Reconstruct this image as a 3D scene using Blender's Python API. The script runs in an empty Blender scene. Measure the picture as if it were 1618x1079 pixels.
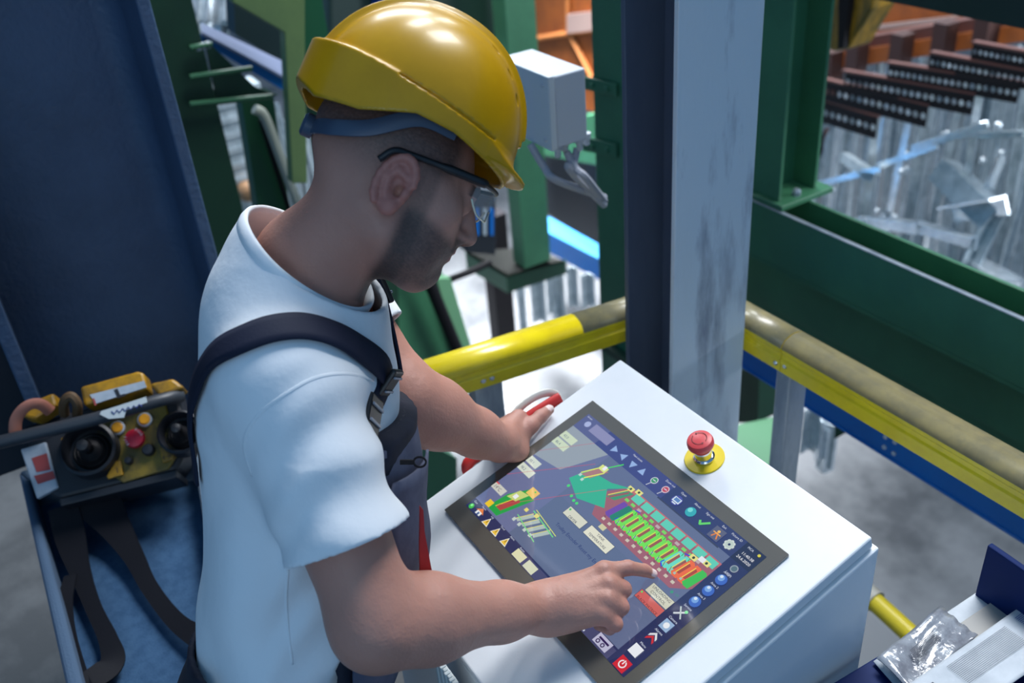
import bpy, bmesh, math, random
import numpy as np
from mathutils import Vector, Matrix
from mathutils.bvhtree import BVHTree
random.seed(4)
rng = np.random.default_rng(7)

# ------------------------------------------------------------------ camera
CAM = np.array([0.0, 0.0, 2.1])
FPX = 1546.08
RM = np.array([[0.5326, 0.42047, -0.73454], [0.84312, -0.34005, 0.41667], [-0.07437, -0.84133, -0.53540]])
_u, _s, _v = np.linalg.svd(RM); RM = _u @ _v          # columns: image right, image down, view direction
cd = bpy.data.cameras.new('camera'); co = bpy.data.objects.new('camera', cd)
bpy.context.scene.collection.objects.link(co)
cr, cdn, cf = RM[:, 0], RM[:, 1], RM[:, 2]
M = Matrix(((cr[0], -cdn[0], -cf[0], 0), (cr[1], -cdn[1], -cf[1], 0), (cr[2], -cdn[2], -cf[2], 2.1), (0, 0, 0, 1)))
co.matrix_world = M
cd.sensor_width = 36; cd.lens = FPX / 1618 * 36
cd.dof.use_dof = True; cd.dof.focus_distance = 1.36; cd.dof.aperture_fstop = 3.6
cd.clip_start = 0.02; cd.clip_end = 200
scene = bpy.context.scene
scene.camera = co

# ------------------------------------------------------------------ light
w = bpy.data.worlds.new('world'); scene.world = w; w.use_nodes = True
bg = w.node_tree.nodes['Background']
bg.inputs[0].default_value = (0.23, 0.55, 1.0, 1); bg.inputs[1].default_value = 0.40

def area(name, loc, target, sx, sy, power, col, spread=180):
    l = bpy.data.lights.new(name, 'AREA'); l.shape = 'RECTANGLE'; l.size = sx; l.size_y = sy
    l.energy = power; l.color = col
    o = bpy.data.objects.new(name, l); scene.collection.objects.link(o)
    o.location = loc
    o.rotation_euler = (Vector(target) - Vector(loc)).to_track_quat('-Z', 'Y').to_euler()
    l.spread = math.radians(spread)
    return o
area('skylight', (-1.9, 2.7, 5.0), (-1.0, 0.7, 1.0), 2.2, 1.4, 310, (0.95, 0.97, 1.0))
area('side_window', (1.6, 6.2, 2.5), (-1.3, 1.1, 1.1), 2.4, 1.6, 330, (0.85, 0.93, 1.0))
area('rear_fill_light', (3.2, -2.4, 3.4), (-1.2, 0.9, 0.9), 2.6, 1.8, 34, (0.70, 0.87, 1.0))  # added fill light from behind the camera, no real window there
area('roof_window', (-7.5, 5.5, 7.0), (-5.5, 4.5, -2.5), 7, 3, 1150, (0.90, 0.96, 1.0))
area('left_roof_window', (-6.0, 3.2, 5.0), (-5.9, 3.3, -2.5), 2.0, 1.6, 420, (0.95, 0.97, 1.0), 45)

scene.view_settings.view_transform = 'Standard'
try: scene.view_settings.look = 'None'
except Exception: pass
scene.view_settings.exposure = 0.0
scene.view_settings.gamma = 1.0
scene.view_settings.use_curve_mapping = False

# ------------------------------------------------------------------ helpers
COL = scene.collection
def V(*a): return np.array(a, float)
def ray(px, py): return RM @ (np.array([px - 809, py - 539.5, FPX]) / FPX)
def P(px, py, d=None, x=None, y=None, z=None):
    r = ray(px, py)
    if d is not None: t = d
    elif x is not None: t = (x - CAM[0]) / r[0]
    elif y is not None: t = (y - CAM[1]) / r[1]
    else: t = (z - CAM[2]) / r[2]
    return CAM + t * r
TH = math.radians(15.5)
DE = V(-0.869, 0.813, 1.124)                       # middle of the emergency stop on the sloping desk top
DS = V(0, math.cos(TH), math.sin(TH)); DN = V(0, -math.sin(TH), math.cos(TH)); DX = V(1, 0, 0)
def D(px, py, h=0.0):
    r = ray(px, py); p0 = DE + DN * h
    return CAM + r * (((p0 - CAM) @ DN) / (r @ DN))
def DU(u, v, h=0.0): return V(u, 0, 0) + V(0, DE[1], DE[2]) + DS * v + DN * h

def lin(c):
    c = np.array(c, float) / 255
    return tuple(np.where(c <= 0.04045, c / 12.92, ((c + 0.055) / 1.055) ** 2.4))

MATS = {}
def mat(name, rgb, rough=0.5, metal=0.0, var=None, vscale=6.0, bump=0.0, bscale=60.0, coat=0.0, spec=0.5,
        emit=None, vlo=0.4, vhi=0.6, stretch=(1, 1, 1), alpha=None, trans=0.0, bdist=0.002, sss=0.0):
    if name in MATS: return MATS[name]
    m = bpy.data.materials.new(name); m.use_nodes = True
    nt = m.node_tree; b = nt.nodes['Principled BSDF']
    b.inputs['Base Color'].default_value = (*rgb, 1)
    b.inputs['Roughness'].default_value = rough; b.inputs['Metallic'].default_value = metal
    b.inputs['Coat Weight'].default_value = coat; b.inputs['Coat Roughness'].default_value = 0.06
    b.inputs['Specular IOR Level'].default_value = spec
    if trans: b.inputs['Transmission Weight'].default_value = trans
    if sss:
        b.inputs['Subsurface Weight'].default_value = sss
        b.inputs['Subsurface Radius'].default_value = (0.012, 0.005, 0.003)
    if alpha is not None: b.inputs['Alpha'].default_value = alpha
    if emit:
        b.inputs['Emission Color'].default_value = (*emit[0], 1); b.inputs['Emission Strength'].default_value = emit[1]
    if var is not None or bump:
        tc = nt.nodes.new('ShaderNodeTexCoord'); mp = nt.nodes.new('ShaderNodeMapping')
        mp.inputs['Scale'].default_value = stretch
        nt.links.new(tc.outputs['Object'], mp.inputs['Vector'])
    if var is not None:
        n = nt.nodes.new('ShaderNodeTexNoise'); n.inputs['Scale'].default_value = vscale; n.inputs['Detail'].default_value = 6
        n.inputs['Roughness'].default_value = 0.65
        r = nt.nodes.new('ShaderNodeMapRange'); r.inputs[1].default_value = vlo; r.inputs[2].default_value = vhi
        mx = nt.nodes.new('ShaderNodeMix'); mx.data_type = 'RGBA'
        mx.inputs[6].default_value = (*rgb, 1); mx.inputs[7].default_value = (*var, 1)
        nt.links.new(mp.outputs[0], n.inputs['Vector']); nt.links.new(n.outputs[0], r.inputs[0])
        nt.links.new(r.outputs[0], mx.inputs[0]); nt.links.new(mx.outputs[2], b.inputs['Base Color'])
    if bump:
        n2 = nt.nodes.new('ShaderNodeTexNoise'); n2.inputs['Scale'].default_value = bscale; n2.inputs['Detail'].default_value = 4
        bp = nt.nodes.new('ShaderNodeBump'); bp.inputs['Strength'].default_value = bump; bp.inputs['Distance'].default_value = bdist
        nt.links.new(mp.outputs[0], n2.inputs['Vector']); nt.links.new(n2.outputs[0], bp.inputs['Height'])
        nt.links.new(bp.outputs[0], b.inputs['Normal'])
    MATS[name] = m
    return m

def tag(o, label=None, cat=None, group=None, kind=None):
    if label: o['label'] = label
    if cat: o['category'] = cat
    if group: o['group'] = group
    if kind: o['kind'] = kind
    return o
def thing(name, label, cat, loc, group=None):
    o = bpy.data.objects.new(name, None); o.empty_display_size = 0.1; COL.objects.link(o)
    o.location = Vector(loc); tag(o, label, cat, group)
    return o
def world_loc(o):
    l = np.zeros(3)
    while o is not None:
        l = l + np.array(o.location); o = o.parent
    return l
def finish(name, me, m, parent=None, smooth=False, bevel=0.0, origin=None, seg=2):
    if m is not None:
        for q in (m if isinstance(m, (list, tuple)) else [m]): me.materials.append(q)
    o = bpy.data.objects.new(name, me); COL.objects.link(o)
    if parent is not None:
        off = world_loc(parent); me.transform(Matrix.Translation(-Vector(off))); o.parent = parent
    else:
        if origin is None:
            n = len(me.vertices); a = np.empty(n * 3); me.vertices.foreach_get('co', a); a = a.reshape(-1, 3)
            origin = V((a[:, 0].min() + a[:, 0].max()) / 2, (a[:, 1].min() + a[:, 1].max()) / 2, a[:, 2].min())
        me.transform(Matrix.Translation(-Vector(origin))); o.location = Vector(origin)
    if smooth:
        me.polygons.foreach_set('use_smooth', [True] * len(me.polygons))
    if bevel:
        b = o.modifiers.new('bevel', 'BEVEL'); b.width = bevel; b.segments = seg; b.limit_method = 'ANGLE'; b.angle_limit = 0.6
        b.harden_normals = False
    return o
class MB:
    def __init__(s): s.v = []; s.f = []; s.mi = []; s.cm = 0
    def add(s, vs, fs):
        o = len(s.v); s.v += [tuple(map(float, q)) for q in vs]; s.f += [[i + o for i in f] for f in fs]; s.mi += [s.cm] * len(fs)
        return s
    def box(s, lo, hi):
        x0, y0, z0 = lo; x1, y1, z1 = hi
        return s.add([(x0,y0,z0),(x1,y0,z0),(x1,y1,z0),(x0,y1,z0),(x0,y0,z1),(x1,y0,z1),(x1,y1,z1),(x0,y1,z1)],
                     [(0,3,2,1),(4,5,6,7),(0,1,5,4),(1,2,6,5),(2,3,7,6),(3,0,4,7)])
    def hexa(s, b, t):   # four bottom, four top corners
        return s.add(list(b) + list(t), [(0,3,2,1),(4,5,6,7),(0,1,5,4),(1,2,6,5),(2,3,7,6),(3,0,4,7)])
    def prism(s, poly, vec):
        n = len(poly); poly = [np.array(p, float) for p in poly]; vec = np.array(vec, float)
        return s.add(poly + [p + vec for p in poly], [list(range(n))[::-1], list(range(n, 2*n))] + [(i, (i+1) % n, n + (i+1) % n, n + i) for i in range(n)])
    def obox(s, c, ax, ay, az, sx, sy, sz):
        c = np.array(c, float); ax, ay, az = [np.array(q, float) for q in (ax, ay, az)]
        q = lambda a, b, d: c + ax*a*sx/2 + ay*b*sy/2 + az*d*sz/2
        return s.hexa([q(-1,-1,-1), q(1,-1,-1), q(1,1,-1), q(-1,1,-1)], [q(-1,-1,1), q(1,-1,1), q(1,1,1), q(-1,1,1)])
    def sweep(s, prof, p0, p1, side, up):    # 2-D profile (side, up) swept along p0-p1
        p0 = np.array(p0, float); p1 = np.array(p1, float); side = np.array(side, float); up = np.array(up, float)
        return s.prism([p0 + side*a + up*b for a, b in prof], p1 - p0)
    def tube(s, pts, r, n=10, cap=True, flat=1.0, nrm=None):
        pts = [np.array(p, float) for p in pts]; k = len(pts)
        rs = r if hasattr(r, '__len__') else [r] * k
        o = len(s.v); ref = None
        for i, p in enumerate(pts):
            t = pts[min(i+1, k-1)] - pts[max(i-1, 0)]; t = t / (np.linalg.norm(t) + 1e-12)
            if nrm is not None: a = np.array(nrm[i] if hasattr(nrm[0], '__len__') else nrm, float)
            elif ref is None: a = V(0, 0, 1) if abs(t[2]) < 0.9 else V(1, 0, 0)
            else: a = ref
            a = a - t * (a @ t); a /= np.linalg.norm(a) + 1e-12; ref = a; b = np.cross(t, a)
            for j in range(n):
                an = 2 * math.pi * j / n
                s.v.append(tuple(p + rs[i] * (math.cos(an) * a * flat + math.sin(an) * b)))
        nf = 0
        for i in range(k - 1):
            for j in range(n):
                s.f.append([o + i*n + j, o + i*n + (j+1) % n, o + (i+1)*n + (j+1) % n, o + (i+1)*n + j]); nf += 1
        if cap: s.f.append([o + j for j in range(n)][::-1]); s.f.append([o + (k-1)*n + j for j in range(n)]); nf += 2
        s.mi += [s.cm] * nf
        return s
    def lathe(s, c, axis, prof, n=28, cap=True):   # prof: (r, h)
        axis = np.array(axis, float); axis /= np.linalg.norm(axis)
        a = V(1, 0, 0) if abs(axis[0]) < 0.9 else V(0, 1, 0); a = a - axis * (a @ axis); a /= np.linalg.norm(a); b = np.cross(axis, a)
        o = len(s.v); c = np.array(c, float)
        for r, h in prof:
            for j in range(n):
                an = 2*math.pi*j/n; s.v.append(tuple(c + axis*h + r*(math.cos(an)*a + math.sin(an)*b)))
        nf = 0
        for i in range(len(prof) - 1):
            for j in range(n):
                s.f.append([o + i*n + j, o + i*n + (j+1) % n, o + (i+1)*n + (j+1) % n, o + (i+1)*n + j]); nf += 1
        if cap: s.f.append([o + j for j in range(n)][::-1]); s.f.append([o + (len(prof)-1)*n + j for j in range(n)]); nf += 2
        s.mi += [s.cm] * nf
        return s
    def build(s, name, m, parent=None, smooth=False, bevel=0.0, origin=None, seg=2):
        me = bpy.data.meshes.new(name); me.from_pydata(s.v, [], s.f)
        if isinstance(m, (list, tuple)): me.polygons.foreach_set('material_index', s.mi)
        me.update()
        bm = bmesh.new(); bm.from_mesh(me); bmesh.ops.recalc_face_normals(bm, faces=bm.faces); bm.to_mesh(me); bm.free()
        o = finish(name, me, m, parent, smooth, bevel, origin, seg)
        if smooth == 'auto':
            for p in me.polygons: p.use_smooth = True
            e = o.modifiers.new('split', 'EDGE_SPLIT'); e.split_angle = 0.6
        return o

def spline(pts, n=8):
    pts = [np.array(p, float) for p in pts]; out = []
    q = [2*pts[0] - pts[1]] + pts + [2*pts[-1] - pts[-2]]
    for i in range(1, len(q) - 2):
        for k in range(n):
            t = k / n; p0, p1, p2, p3 = q[i-1:i+3]
            out.append(0.5*((2*p1) + (-p0+p2)*t + (2*p0-5*p1+4*p2-p3)*t*t + (-p0+3*p1-3*p2+p3)*t**3))
    out.append(pts[-1]); return out

# ------------------------------------------------------------------ materials
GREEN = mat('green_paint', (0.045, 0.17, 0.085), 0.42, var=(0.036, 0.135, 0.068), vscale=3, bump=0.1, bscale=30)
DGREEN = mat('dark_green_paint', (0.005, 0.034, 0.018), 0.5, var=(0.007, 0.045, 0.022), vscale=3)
OLIVE = mat('pale_olive_paint', (0.16, 0.25, 0.09), 0.5, var=(0.13, 0.21, 0.08), vscale=4)
BLUE = mat('blue_paint', (0.003, 0.14, 0.50), 0.35, var=(0.003, 0.12, 0.43), vscale=3)
NAVY = mat('navy_paint', (0.001, 0.014, 0.085), 0.5, spec=0.1)
YELLOW = mat('yellow_plastic', (0.80, 0.64, 0.010), 0.28, var=(0.72, 0.56, 0.012), vscale=14, coat=0.3)
WORN = mat('worn_grey_yellow', (0.24, 0.205, 0.095), 0.36, var=(0.17, 0.15, 0.08), vscale=25, coat=0.2)
GALV = mat('galvanised_steel', (0.42, 0.47, 0.52), 0.42, 0.55, var=(0.26, 0.31, 0.37), vscale=14, stretch=(1, 1, .25), bump=0.1, bscale=90)
BRIGHTZ = mat('bright_zinc', (0.85, 0.90, 0.94), 0.26, 0.6, var=(0.6, 0.66, 0.7), vscale=18)
PALEZ = mat('pale_zinc', (0.55, 0.62, 0.66), 0.35, 0.35, var=(0.35, 0.42, 0.46), vscale=12)
BLACKM = mat('black_metal', (0.008, 0.007, 0.009), 0.6, spec=0.2)
RUST = mat('red_brown_oxide', (0.13, 0.055, 0.045), 0.6, var=(0.14, 0.05, 0.04), vscale=20)
ORANGE = mat('orange_paint', (0.48, 0.13, 0.025), 0.5, var=(0.36, 0.10, 0.025), vscale=5)
AMBER = mat('amber_paint', (0.30, 0.16, 0.012), 0.4, var=(0.1, 0.07, 0.012), vscale=9, stretch=(3, 3, .6))
WHITEP = mat('white_powder_coat', (0.80, 0.81, 0.83), 0.45, var=(0.76, 0.78, 0.80), vscale=4, bump=0.12, bscale=500, bdist=0.0006)
CHROME = mat('chrome', (0.75, 0.76, 0.78), 0.15, 1.0)
BLACKP = mat('black_plastic', (0.012, 0.012, 0.014), 0.4)
RED = mat('red_plastic', (0.62, 0.035, 0.03), 0.35)
GREY = mat('grey_plastic', (0.45, 0.5, 0.56), 0.4)
CABLE = mat('grey_cable', (0.36, 0.38, 0.44), 0.5)
# ------------------------------------------------------------------ setting
GZ = -2.5
g = mat('stained_concrete', (0.135, 0.14, 0.148), 0.75, var=(0.042, 0.046, 0.052), vscale=1.1, vlo=0.44, vhi=0.66, bump=0.2, bscale=8, bdist=0.01)
o = MB().box((-22, -6, GZ - 0.1), (6, 22, GZ)).build('ground', g); tag(o, kind='structure')
fl = mat('platform_plate', (0.10, 0.105, 0.11), 0.7, var=(0.06, 0.064, 0.068), vscale=5, bump=0.3, bscale=120)
mb = MB().box((-1.62, -1.6, -0.06), (1.2, 1.42, 0)).box((-4.2, -1.6, -0.06), (-1.62, 0.55, 0))
o = mb.build('floor', fl); tag(o, kind='structure')

def post(name, label, py, l, m_, r, Y, zlo, zhi, mt, kind=None, cat='post', bevel=0.003, group=None):
    m0 = P(m_, py, y=Y); x0 = P(l, py, y=Y)[0]; y1 = P(r, py, x=m0[0])[1]
    o = MB().box((x0, Y, zlo), (m0[0], y1, zhi)).build(name, mt, bevel=bevel)
    tag(o, label, cat, group); return o
def h_section(mb, x0, x1, y0, y1, z0, z1, t=0.014, w=0.010, flange='x'):
    if flange == 'x':      # flanges are planes x = const, web between
        ym = (y0 + y1) / 2
        pr = [(x0,y0),(x0,y1),(x0+t,y1),(x0+t,ym+w/2),(x1-t,ym+w/2),(x1-t,y1),(x1,y1),(x1,y0),(x1-t,y0),(x1-t,ym-w/2),(x0+t,ym-w/2),(x0+t,y0)]
    else:
        xm = (x0 + x1) / 2
        pr = [(x0,y0),(x1,y0),(x1,y0+t),(xm+w/2,y0+t),(xm+w/2,y1-t),(x1,y1-t),(x1,y1),(x0,y1),(x0,y1-t),(xm-w/2,y1-t),(xm-w/2,y0+t),(x0,y0+t)]
    mb.prism([(a, b, z0) for a, b in pr], (0, 0, z1 - z0))

# central grey column, an H section: broad face towards +X, open side towards the man
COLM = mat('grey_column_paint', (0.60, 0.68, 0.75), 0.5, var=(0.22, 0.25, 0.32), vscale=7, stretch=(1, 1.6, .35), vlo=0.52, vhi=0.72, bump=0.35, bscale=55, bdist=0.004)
DKC = mat('column_recess_shade', (0.085, 0.11, 0.16), 0.5, var=(0.06, 0.078, 0.12), vscale=3, stretch=(1, 1, .25), bump=0.3, bscale=60)  # recess shade painted in: web and far flange darker than the broad face
t = thing('steel_column', 'grey painted H-section steel column rising behind the white control desk between the yellow handrails', 'column', (-1.33, 1.17, -2.5))
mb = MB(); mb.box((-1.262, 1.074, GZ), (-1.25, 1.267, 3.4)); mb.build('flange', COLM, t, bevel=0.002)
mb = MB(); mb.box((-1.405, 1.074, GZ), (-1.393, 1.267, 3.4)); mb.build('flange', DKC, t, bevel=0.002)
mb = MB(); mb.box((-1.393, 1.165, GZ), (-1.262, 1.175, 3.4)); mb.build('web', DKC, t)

# left dark column, seen close: web towards the camera side, flange at its right
LCM = mat('dark_blue_grey_paint', (0.060, 0.105, 0.19), 0.45, var=(0.038, 0.07, 0.13), vscale=1.6, bump=0.8, bscale=75, bdist=0.003)
t = thing('steel_column', 'wide dark blue-grey steel column with hammered paint at the left, beside the man\'s back', 'column', (-2.2, 0.1, 0))
MB().box((-2.26, -0.02, 0), (-2.24, 0.42, 3.2)).build('web', LCM, t)
# rounded fillet between web and flange, then the flange itself
pr = [(-2.24, 0.34)] + [(-2.24 + 0.05*(1-math.cos(a)), 0.34 + 0.055*math.sin(a)) for a in np.linspace(0.2, math.pi/2, 8)] + [(-2.19, 0.42), (-2.24, 0.42)]
MB().prism([(a, b, 0) for a, b in pr], (0, 0, 3.2)).build('fillet', LCM, t, smooth='auto')
MB().box((-2.26, 0.395, 0), (-2.035, 0.422, 3.2)).build('flange', LCM, t, bevel=0.004)
MB().box((-2.26, -0.05, 0), (-2.035, -0.02, 3.2)).build('flange', LCM, t, bevel=0.004)
o = MB().box((-2.16, -3.0, 0.78), (-2.06, -0.046, 3.4)).build('wall_left', mat('dark_wall', (0.010, 0.016, 0.026), 0.7)); tag(o, kind='structure')

# ------------------------------------------------------------------ handrails
def rail_profile():
    w_, h_ = 0.072, 0.062
    top = [(w_/2*math.cos(a), 0.012 + (h_/2 - 0.006)*math.sin(a)) for a in np.linspace(0, math.pi, 11)]
    side = [(-w_/2, 0.004), (-w_/2+0.003, 0.0), (-w_/2+0.003, -0.010), (-w_/2-0.001, -0.014), (-w_/2-0.001, -0.022), (-w_/2+0.003, -0.025), (-w_/2+0.003, -0.045), (-w_/2+0.008, -0.049)]
    return top + side + [(-a, b) for a, b in side[::-1]]
RP = rail_profile()
def rail(parent, p0, p1, name='rail_section', mt=None):
    p0 = np.array(p0, float); p1 = np.array(p1, float); t = (p1-p0)/np.linalg.norm(p1-p0); up = V(0,0,1); side = np.cross(t, up)
    mb = MB(); mb.sweep(RP, p0, p1, side, up)
    # top faces 0..9 are worn grey, lower grooved faces stay yellow
    me_m = [YELLOW, WORN]
    n = len(RP)
    if mt == 'worn':
        for i in range(0, 10): mb.mi[2 + i] = 1
    o = mb.build(name, me_m, parent, bevel=0.0)
    for i, p in enumerate(o.data.polygons):
        p.use_smooth = i in range(2, 12)
    return o
def screw(parent, p, nrm, r=0.006, m=None):
    MB().lathe(np.array(p) - 0.002*np.array(nrm), nrm, [(r, 0), (r, 0.004), (r*0.7, 0.0062), (r*0.35, 0.0062), (r*0.35, 0.004), (0.0002, 0.004)], 14).build('screw', m or CHROME, parent, smooth='auto')
def angle_post(parent, lo, hi, name='post'):
    MB().box(lo, hi).build(name, GALV, parent, bevel=0.004)

yR = 1.325; zR = 0.965     # centre of the right rail
tr = thing('handrail', 'yellow handrail with worn grey top on galvanised post, right of the grey column', 'handrail', (-0.3, yR, 0))
rail(tr, (-1.38, yR, zR), (-1.168, yR, zR), mt='worn')
rail(tr, (-1.166, yR, zR), (0.9, yR, zR), mt='worn')
for dx in (-0.013, 0.013): screw(tr, (-1.167+dx, yR-0.0335, zR-0.026+dx*0.2), (0, -1, 0), 0.0055)
angle_post(tr, (-1.185, 1.300, 0), (-1.145, 1.352, zR-0.04))
angle_post(tr, (0.05, 1.300, 0), (0.09, 1.352, zR-0.04))

a0 = P(650, 592, z=0.985); a1 = P(985, 486, z=0.985)
dl = (a1-a0)/np.linalg.norm(a1-a0)
tl = thing('handrail', 'bright yellow handrail on galvanised post, left of the grey column behind the man\'s arm', 'handrail', (a0[0], a0[1], 0))
A0 = a0 - dl*0.06; A1 = a1 + dl*0.16; A0[2] = A1[2] = zR
cut = a1 - dl*0.12; cut[2] = zR
# rail() puts the first profile points on the camera side for this direction as well
rail(tl, A1, cut, mt='worn'); rail(tl, cut, A0)
sn = np.cross(-dl, V(0,0,1))
pS = P(757, 590, z=zR-0.02)
ty = (pS - cut) @ -dl
for k, dt in enumerate((0.0, 0.02)):
    q = cut - dl*(ty - dt) - sn*0.0335; q[2] = zR - 0.026
    screw(tl, q, -sn, 0.0065)
q = cut - dl*(ty - 0.015); MB().obox((q[0], q[1], (zR-0.04)/2), dl, sn, (0,0,1), 0.065, 0.045, zR-0.04).build('post', GALV, tl, bevel=0.003)

# ------------------------------------------------------------------ green machine frame right of the column
YB = 2.0; ZB = P(1400, 411, y=YB)[2]
yb2 = P(1457, 393, z=ZB)[1]
t = thing('trough_beam', 'long green trough-shaped steel beam running to the right behind the yellow handrail', 'beam', (0, YB, 0.3))
zmid = P(1400, 507, y=YB)[2]
MB().box((-2.3, YB, zmid), (1.6, YB+0.012, ZB)).build('front_plate', GREEN, t, bevel=0.002)
MB().box((-2.3, yb2, zmid-0.25), (1.6, yb2+0.012, ZB)).build('back_plate', GREEN, t, bevel=0.002)
MB().box((-2.3, YB, zmid-0.012), (1.6, yb2, zmid)).build('bottom_plate', GREEN, t)
MB().box((-2.3, YB+0.18, zmid-0.50), (1.6, YB+0.195, zmid-0.012)).build('lower_web', GREEN, t)
for q in [(1284, 457), (1316, 471), (1277, 507), (1305, 522)]:
    p = P(*q, y=YB+0.18); MB().lathe(p, (0, -1, 0), [(0.012, 0), (0.012, 0.008), (0.006, 0.011)], 6).build('bolt', BLACKM, t)
mb = MB(); mb.box((-2.3, YB-0.001, ZB), (1.6, YB+0.012, ZB+0.002)); mb.build('worn_edge', GALV, t)

pm = P(1230, 318, y=YB+0.02); px0 = P(1194, 318, y=YB+0.02)[0]; y1 = P(1290, 300, x=pm[0])[1]
t = thing('frame_post', 'green H-section frame post bolted upright onto the trough beam', 'post', ((px0+pm[0])/2, (YB+y1)/2, ZB))
x0, x1, y0 = px0-0.06, pm[0], YB+0.02
MB().box((x0, y0, ZB+0.02), (x1, y0+0.012, 3.2)).build('flange', GREEN, t, bevel=0.002)
MB().box((x0, y1-0.012, ZB+0.02), (x1, y1, 3.2)).build('flange', GREEN, t, bevel=0.002)
MB().box(((x0+x1)/2-0.02, y0+0.012, ZB+0.02), ((x0+x1)/2-0.01, y1-0.012, 3.2)).build('web', GREEN, t)
MB().box((x0-0.02, y0-0.015, ZB+0.003), (x1+0.03, y1+0.04, ZB+0.02)).build('base_plate', GREEN, t, bevel=0.002)
bp_ = P(1258, 308, z=ZB+0.02); MB().lathe((bp_[0], bp_[1], ZB+0.02), (0,0,1), [(0.014,0),(0.014,0.012),(0.008,0.02)], 6).build('bolt', GALV, t)

# blue rail under the handrail
yBl = 1.68; zB0 = P(1400, 718, y=yBl)[2]
t = thing('crane_rail', 'long blue painted steel beam below the right yellow handrail', 'beam', (0, yBl, zB0))
MB().box((-2.0, yBl, zB0), (1.4, yBl+0.010, 0.60)).build('web', BLUE, t)
MB().box((-2.0, yBl-0.004, 0.60), (1.4, yBl+0.07, 0.608)).build('flange', BLUE, t, bevel=0.002)
MB().box((-2.0, yBl-0.004, zB0-0.008), (1.4, yBl+0.07, zB0)).build('flange', BLUE, t, bevel=0.002)
for q in [(1400, 690), (1415, 698), (1398, 706), (1413, 716)]:
    p = P(*q, y=yBl); MB().lathe(p, (0,-1,0), [(0.006,0),(0.006,0.004),(0.003,0.005)], 8).build('bolt', GREY, t)

# dark beam across the top right corner
d1 = P(1400, 0, y=2.6); d2 = P(1618, 46, y=2.6)
t = MB().box((d1[0]-0.6, 2.6, min(d1[2], d2[2])-0.0), (2.0, 2.75, 3.0)).build('roof_beam', mat('dark_teal_paint', (0.008, 0.022, 0.024), 0.5)); tag(t, 'dark overhead beam crossing the top right corner', 'beam')

# green column just left of the grey column, with brackets
gY = 1.75
pa = P(942, 300, y=gY)
t = thing('frame_post', 'green box post directly left of the grey column, carrying the junction box brackets', 'post', (pa[0]+0.09, gY+0.08, GZ))
MB().box((pa[0], gY, GZ), (pa[0]+0.19, gY+0.16, 3.2)).build('tube', GREEN, t, bevel=0.004)
for (l, r_, tp, bt) in ((915, 976, 118, 150), (915, 976, 213, 247)):
    c0 = P(l, tp, y=gY-0.004); c1 = P(r_, tp+14, y=gY-0.004); c2 = P(r_, bt+2, y=gY-0.004); c3 = P(l, bt-12, y=gY-0.004)
    br = MB().prism([c0, c1, c2, c3], (0, -0.008, 0)).build('bracket', GREEN, t, bevel=0.002)
    for fx in (0.42, 0.80):
        q = c0*(1-fx) + c1*fx; q2 = c3*(1-fx) + c2*fx; q = (q+q2)/2 + V(0, -0.008, 0)
        MB().lathe(q, (0,-1,0), [(0.009,0),(0.009,0.006),(0.005,0.009)], 6).build('bolt', GREEN, br)
# collar lower on that post
c = P(960, 560, y=gY-0.03); MB().box((pa[0]-0.02, gY-0.03, c[2]), (pa[0]+0.21, gY+0.17, c[2]+0.03)).build('collar_plate', DGREEN, t)

# junction box (left face and right face visible)
jm = P(871, 238, d=2.15)
jl = P(800, 210, y=jm[1]); jr = P(929, 228, x=jm[0]); jt = P(871, 122, x=jm[0])
t = thing('junction_box', 'light grey junction box with hinged lid mounted beside the yellow helmet', 'box', (jm[0]-0.05, jm[1]+0.05, jm[2]))
xl = jl[0]-0.02; yr = jr[1]; zt = jt[2]
MB().box((xl, jm[1]+0.018, jm[2]), (jm[0], yr, zt)).build('body', GREY, t, bevel=0.004)
MB().box((xl-0.003, jm[1], jm[2]-0.003), (jm[0]+0.003, jm[1]+0.016, zt+0.003)).build('lid', mat('light_grey_plastic', (0.52, 0.58, 0.62), 0.4), t, bevel=0.003)
for zz in (jm[2]+0.02, zt-0.02): MB().lathe((jm[0]-0.02, jm[1], zz), (0,-1,0), [(0.005,0),(0.005,0.003),(0.002,0.004)], 10).build('screw', GREY, t)
for k in range(4):
    gx = jm[0]-0.02-0.015*(k % 2); gy = jm[1]+0.03+0.03*k
    MB().lathe((gx, gy, jm[2]), (0,0,-1), [(0.011,0),(0.011,0.012),(0.008,0.014),(0.008,0.026),(0.005,0.03)], 10).build('cable_gland', GREY, t, smooth='auto')
for k, (x_, w_) in enumerate((((845, 235), (880, 285)), ((905, 240), (925, 280)), ((868, 242), (900, 268)))):
    st = P(x_[0], x_[1], d=2.2); md = P(w_[0], w_[1], d=2.22); en = P(955, 312+6*k, d=2.35); st = V(jm[0]-0.03, jm[1]+0.03+0.03*k, jm[2]-0.028) if k else P(838, 228, d=2.2)
    o = MB().tube(spline([st, (st+md)/2 + V(0,0,-0.01), md, en], 6), 0.009, 8).build('power_cable', CABLE, smooth='auto')
    tag(o, ['thick grey cable curving down from the left of the junction box', 'grey cable dropping from the second gland of the junction box', 'short grey cable under the middle of the junction box'][k], 'cable', 'cables under the junction box')

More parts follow.
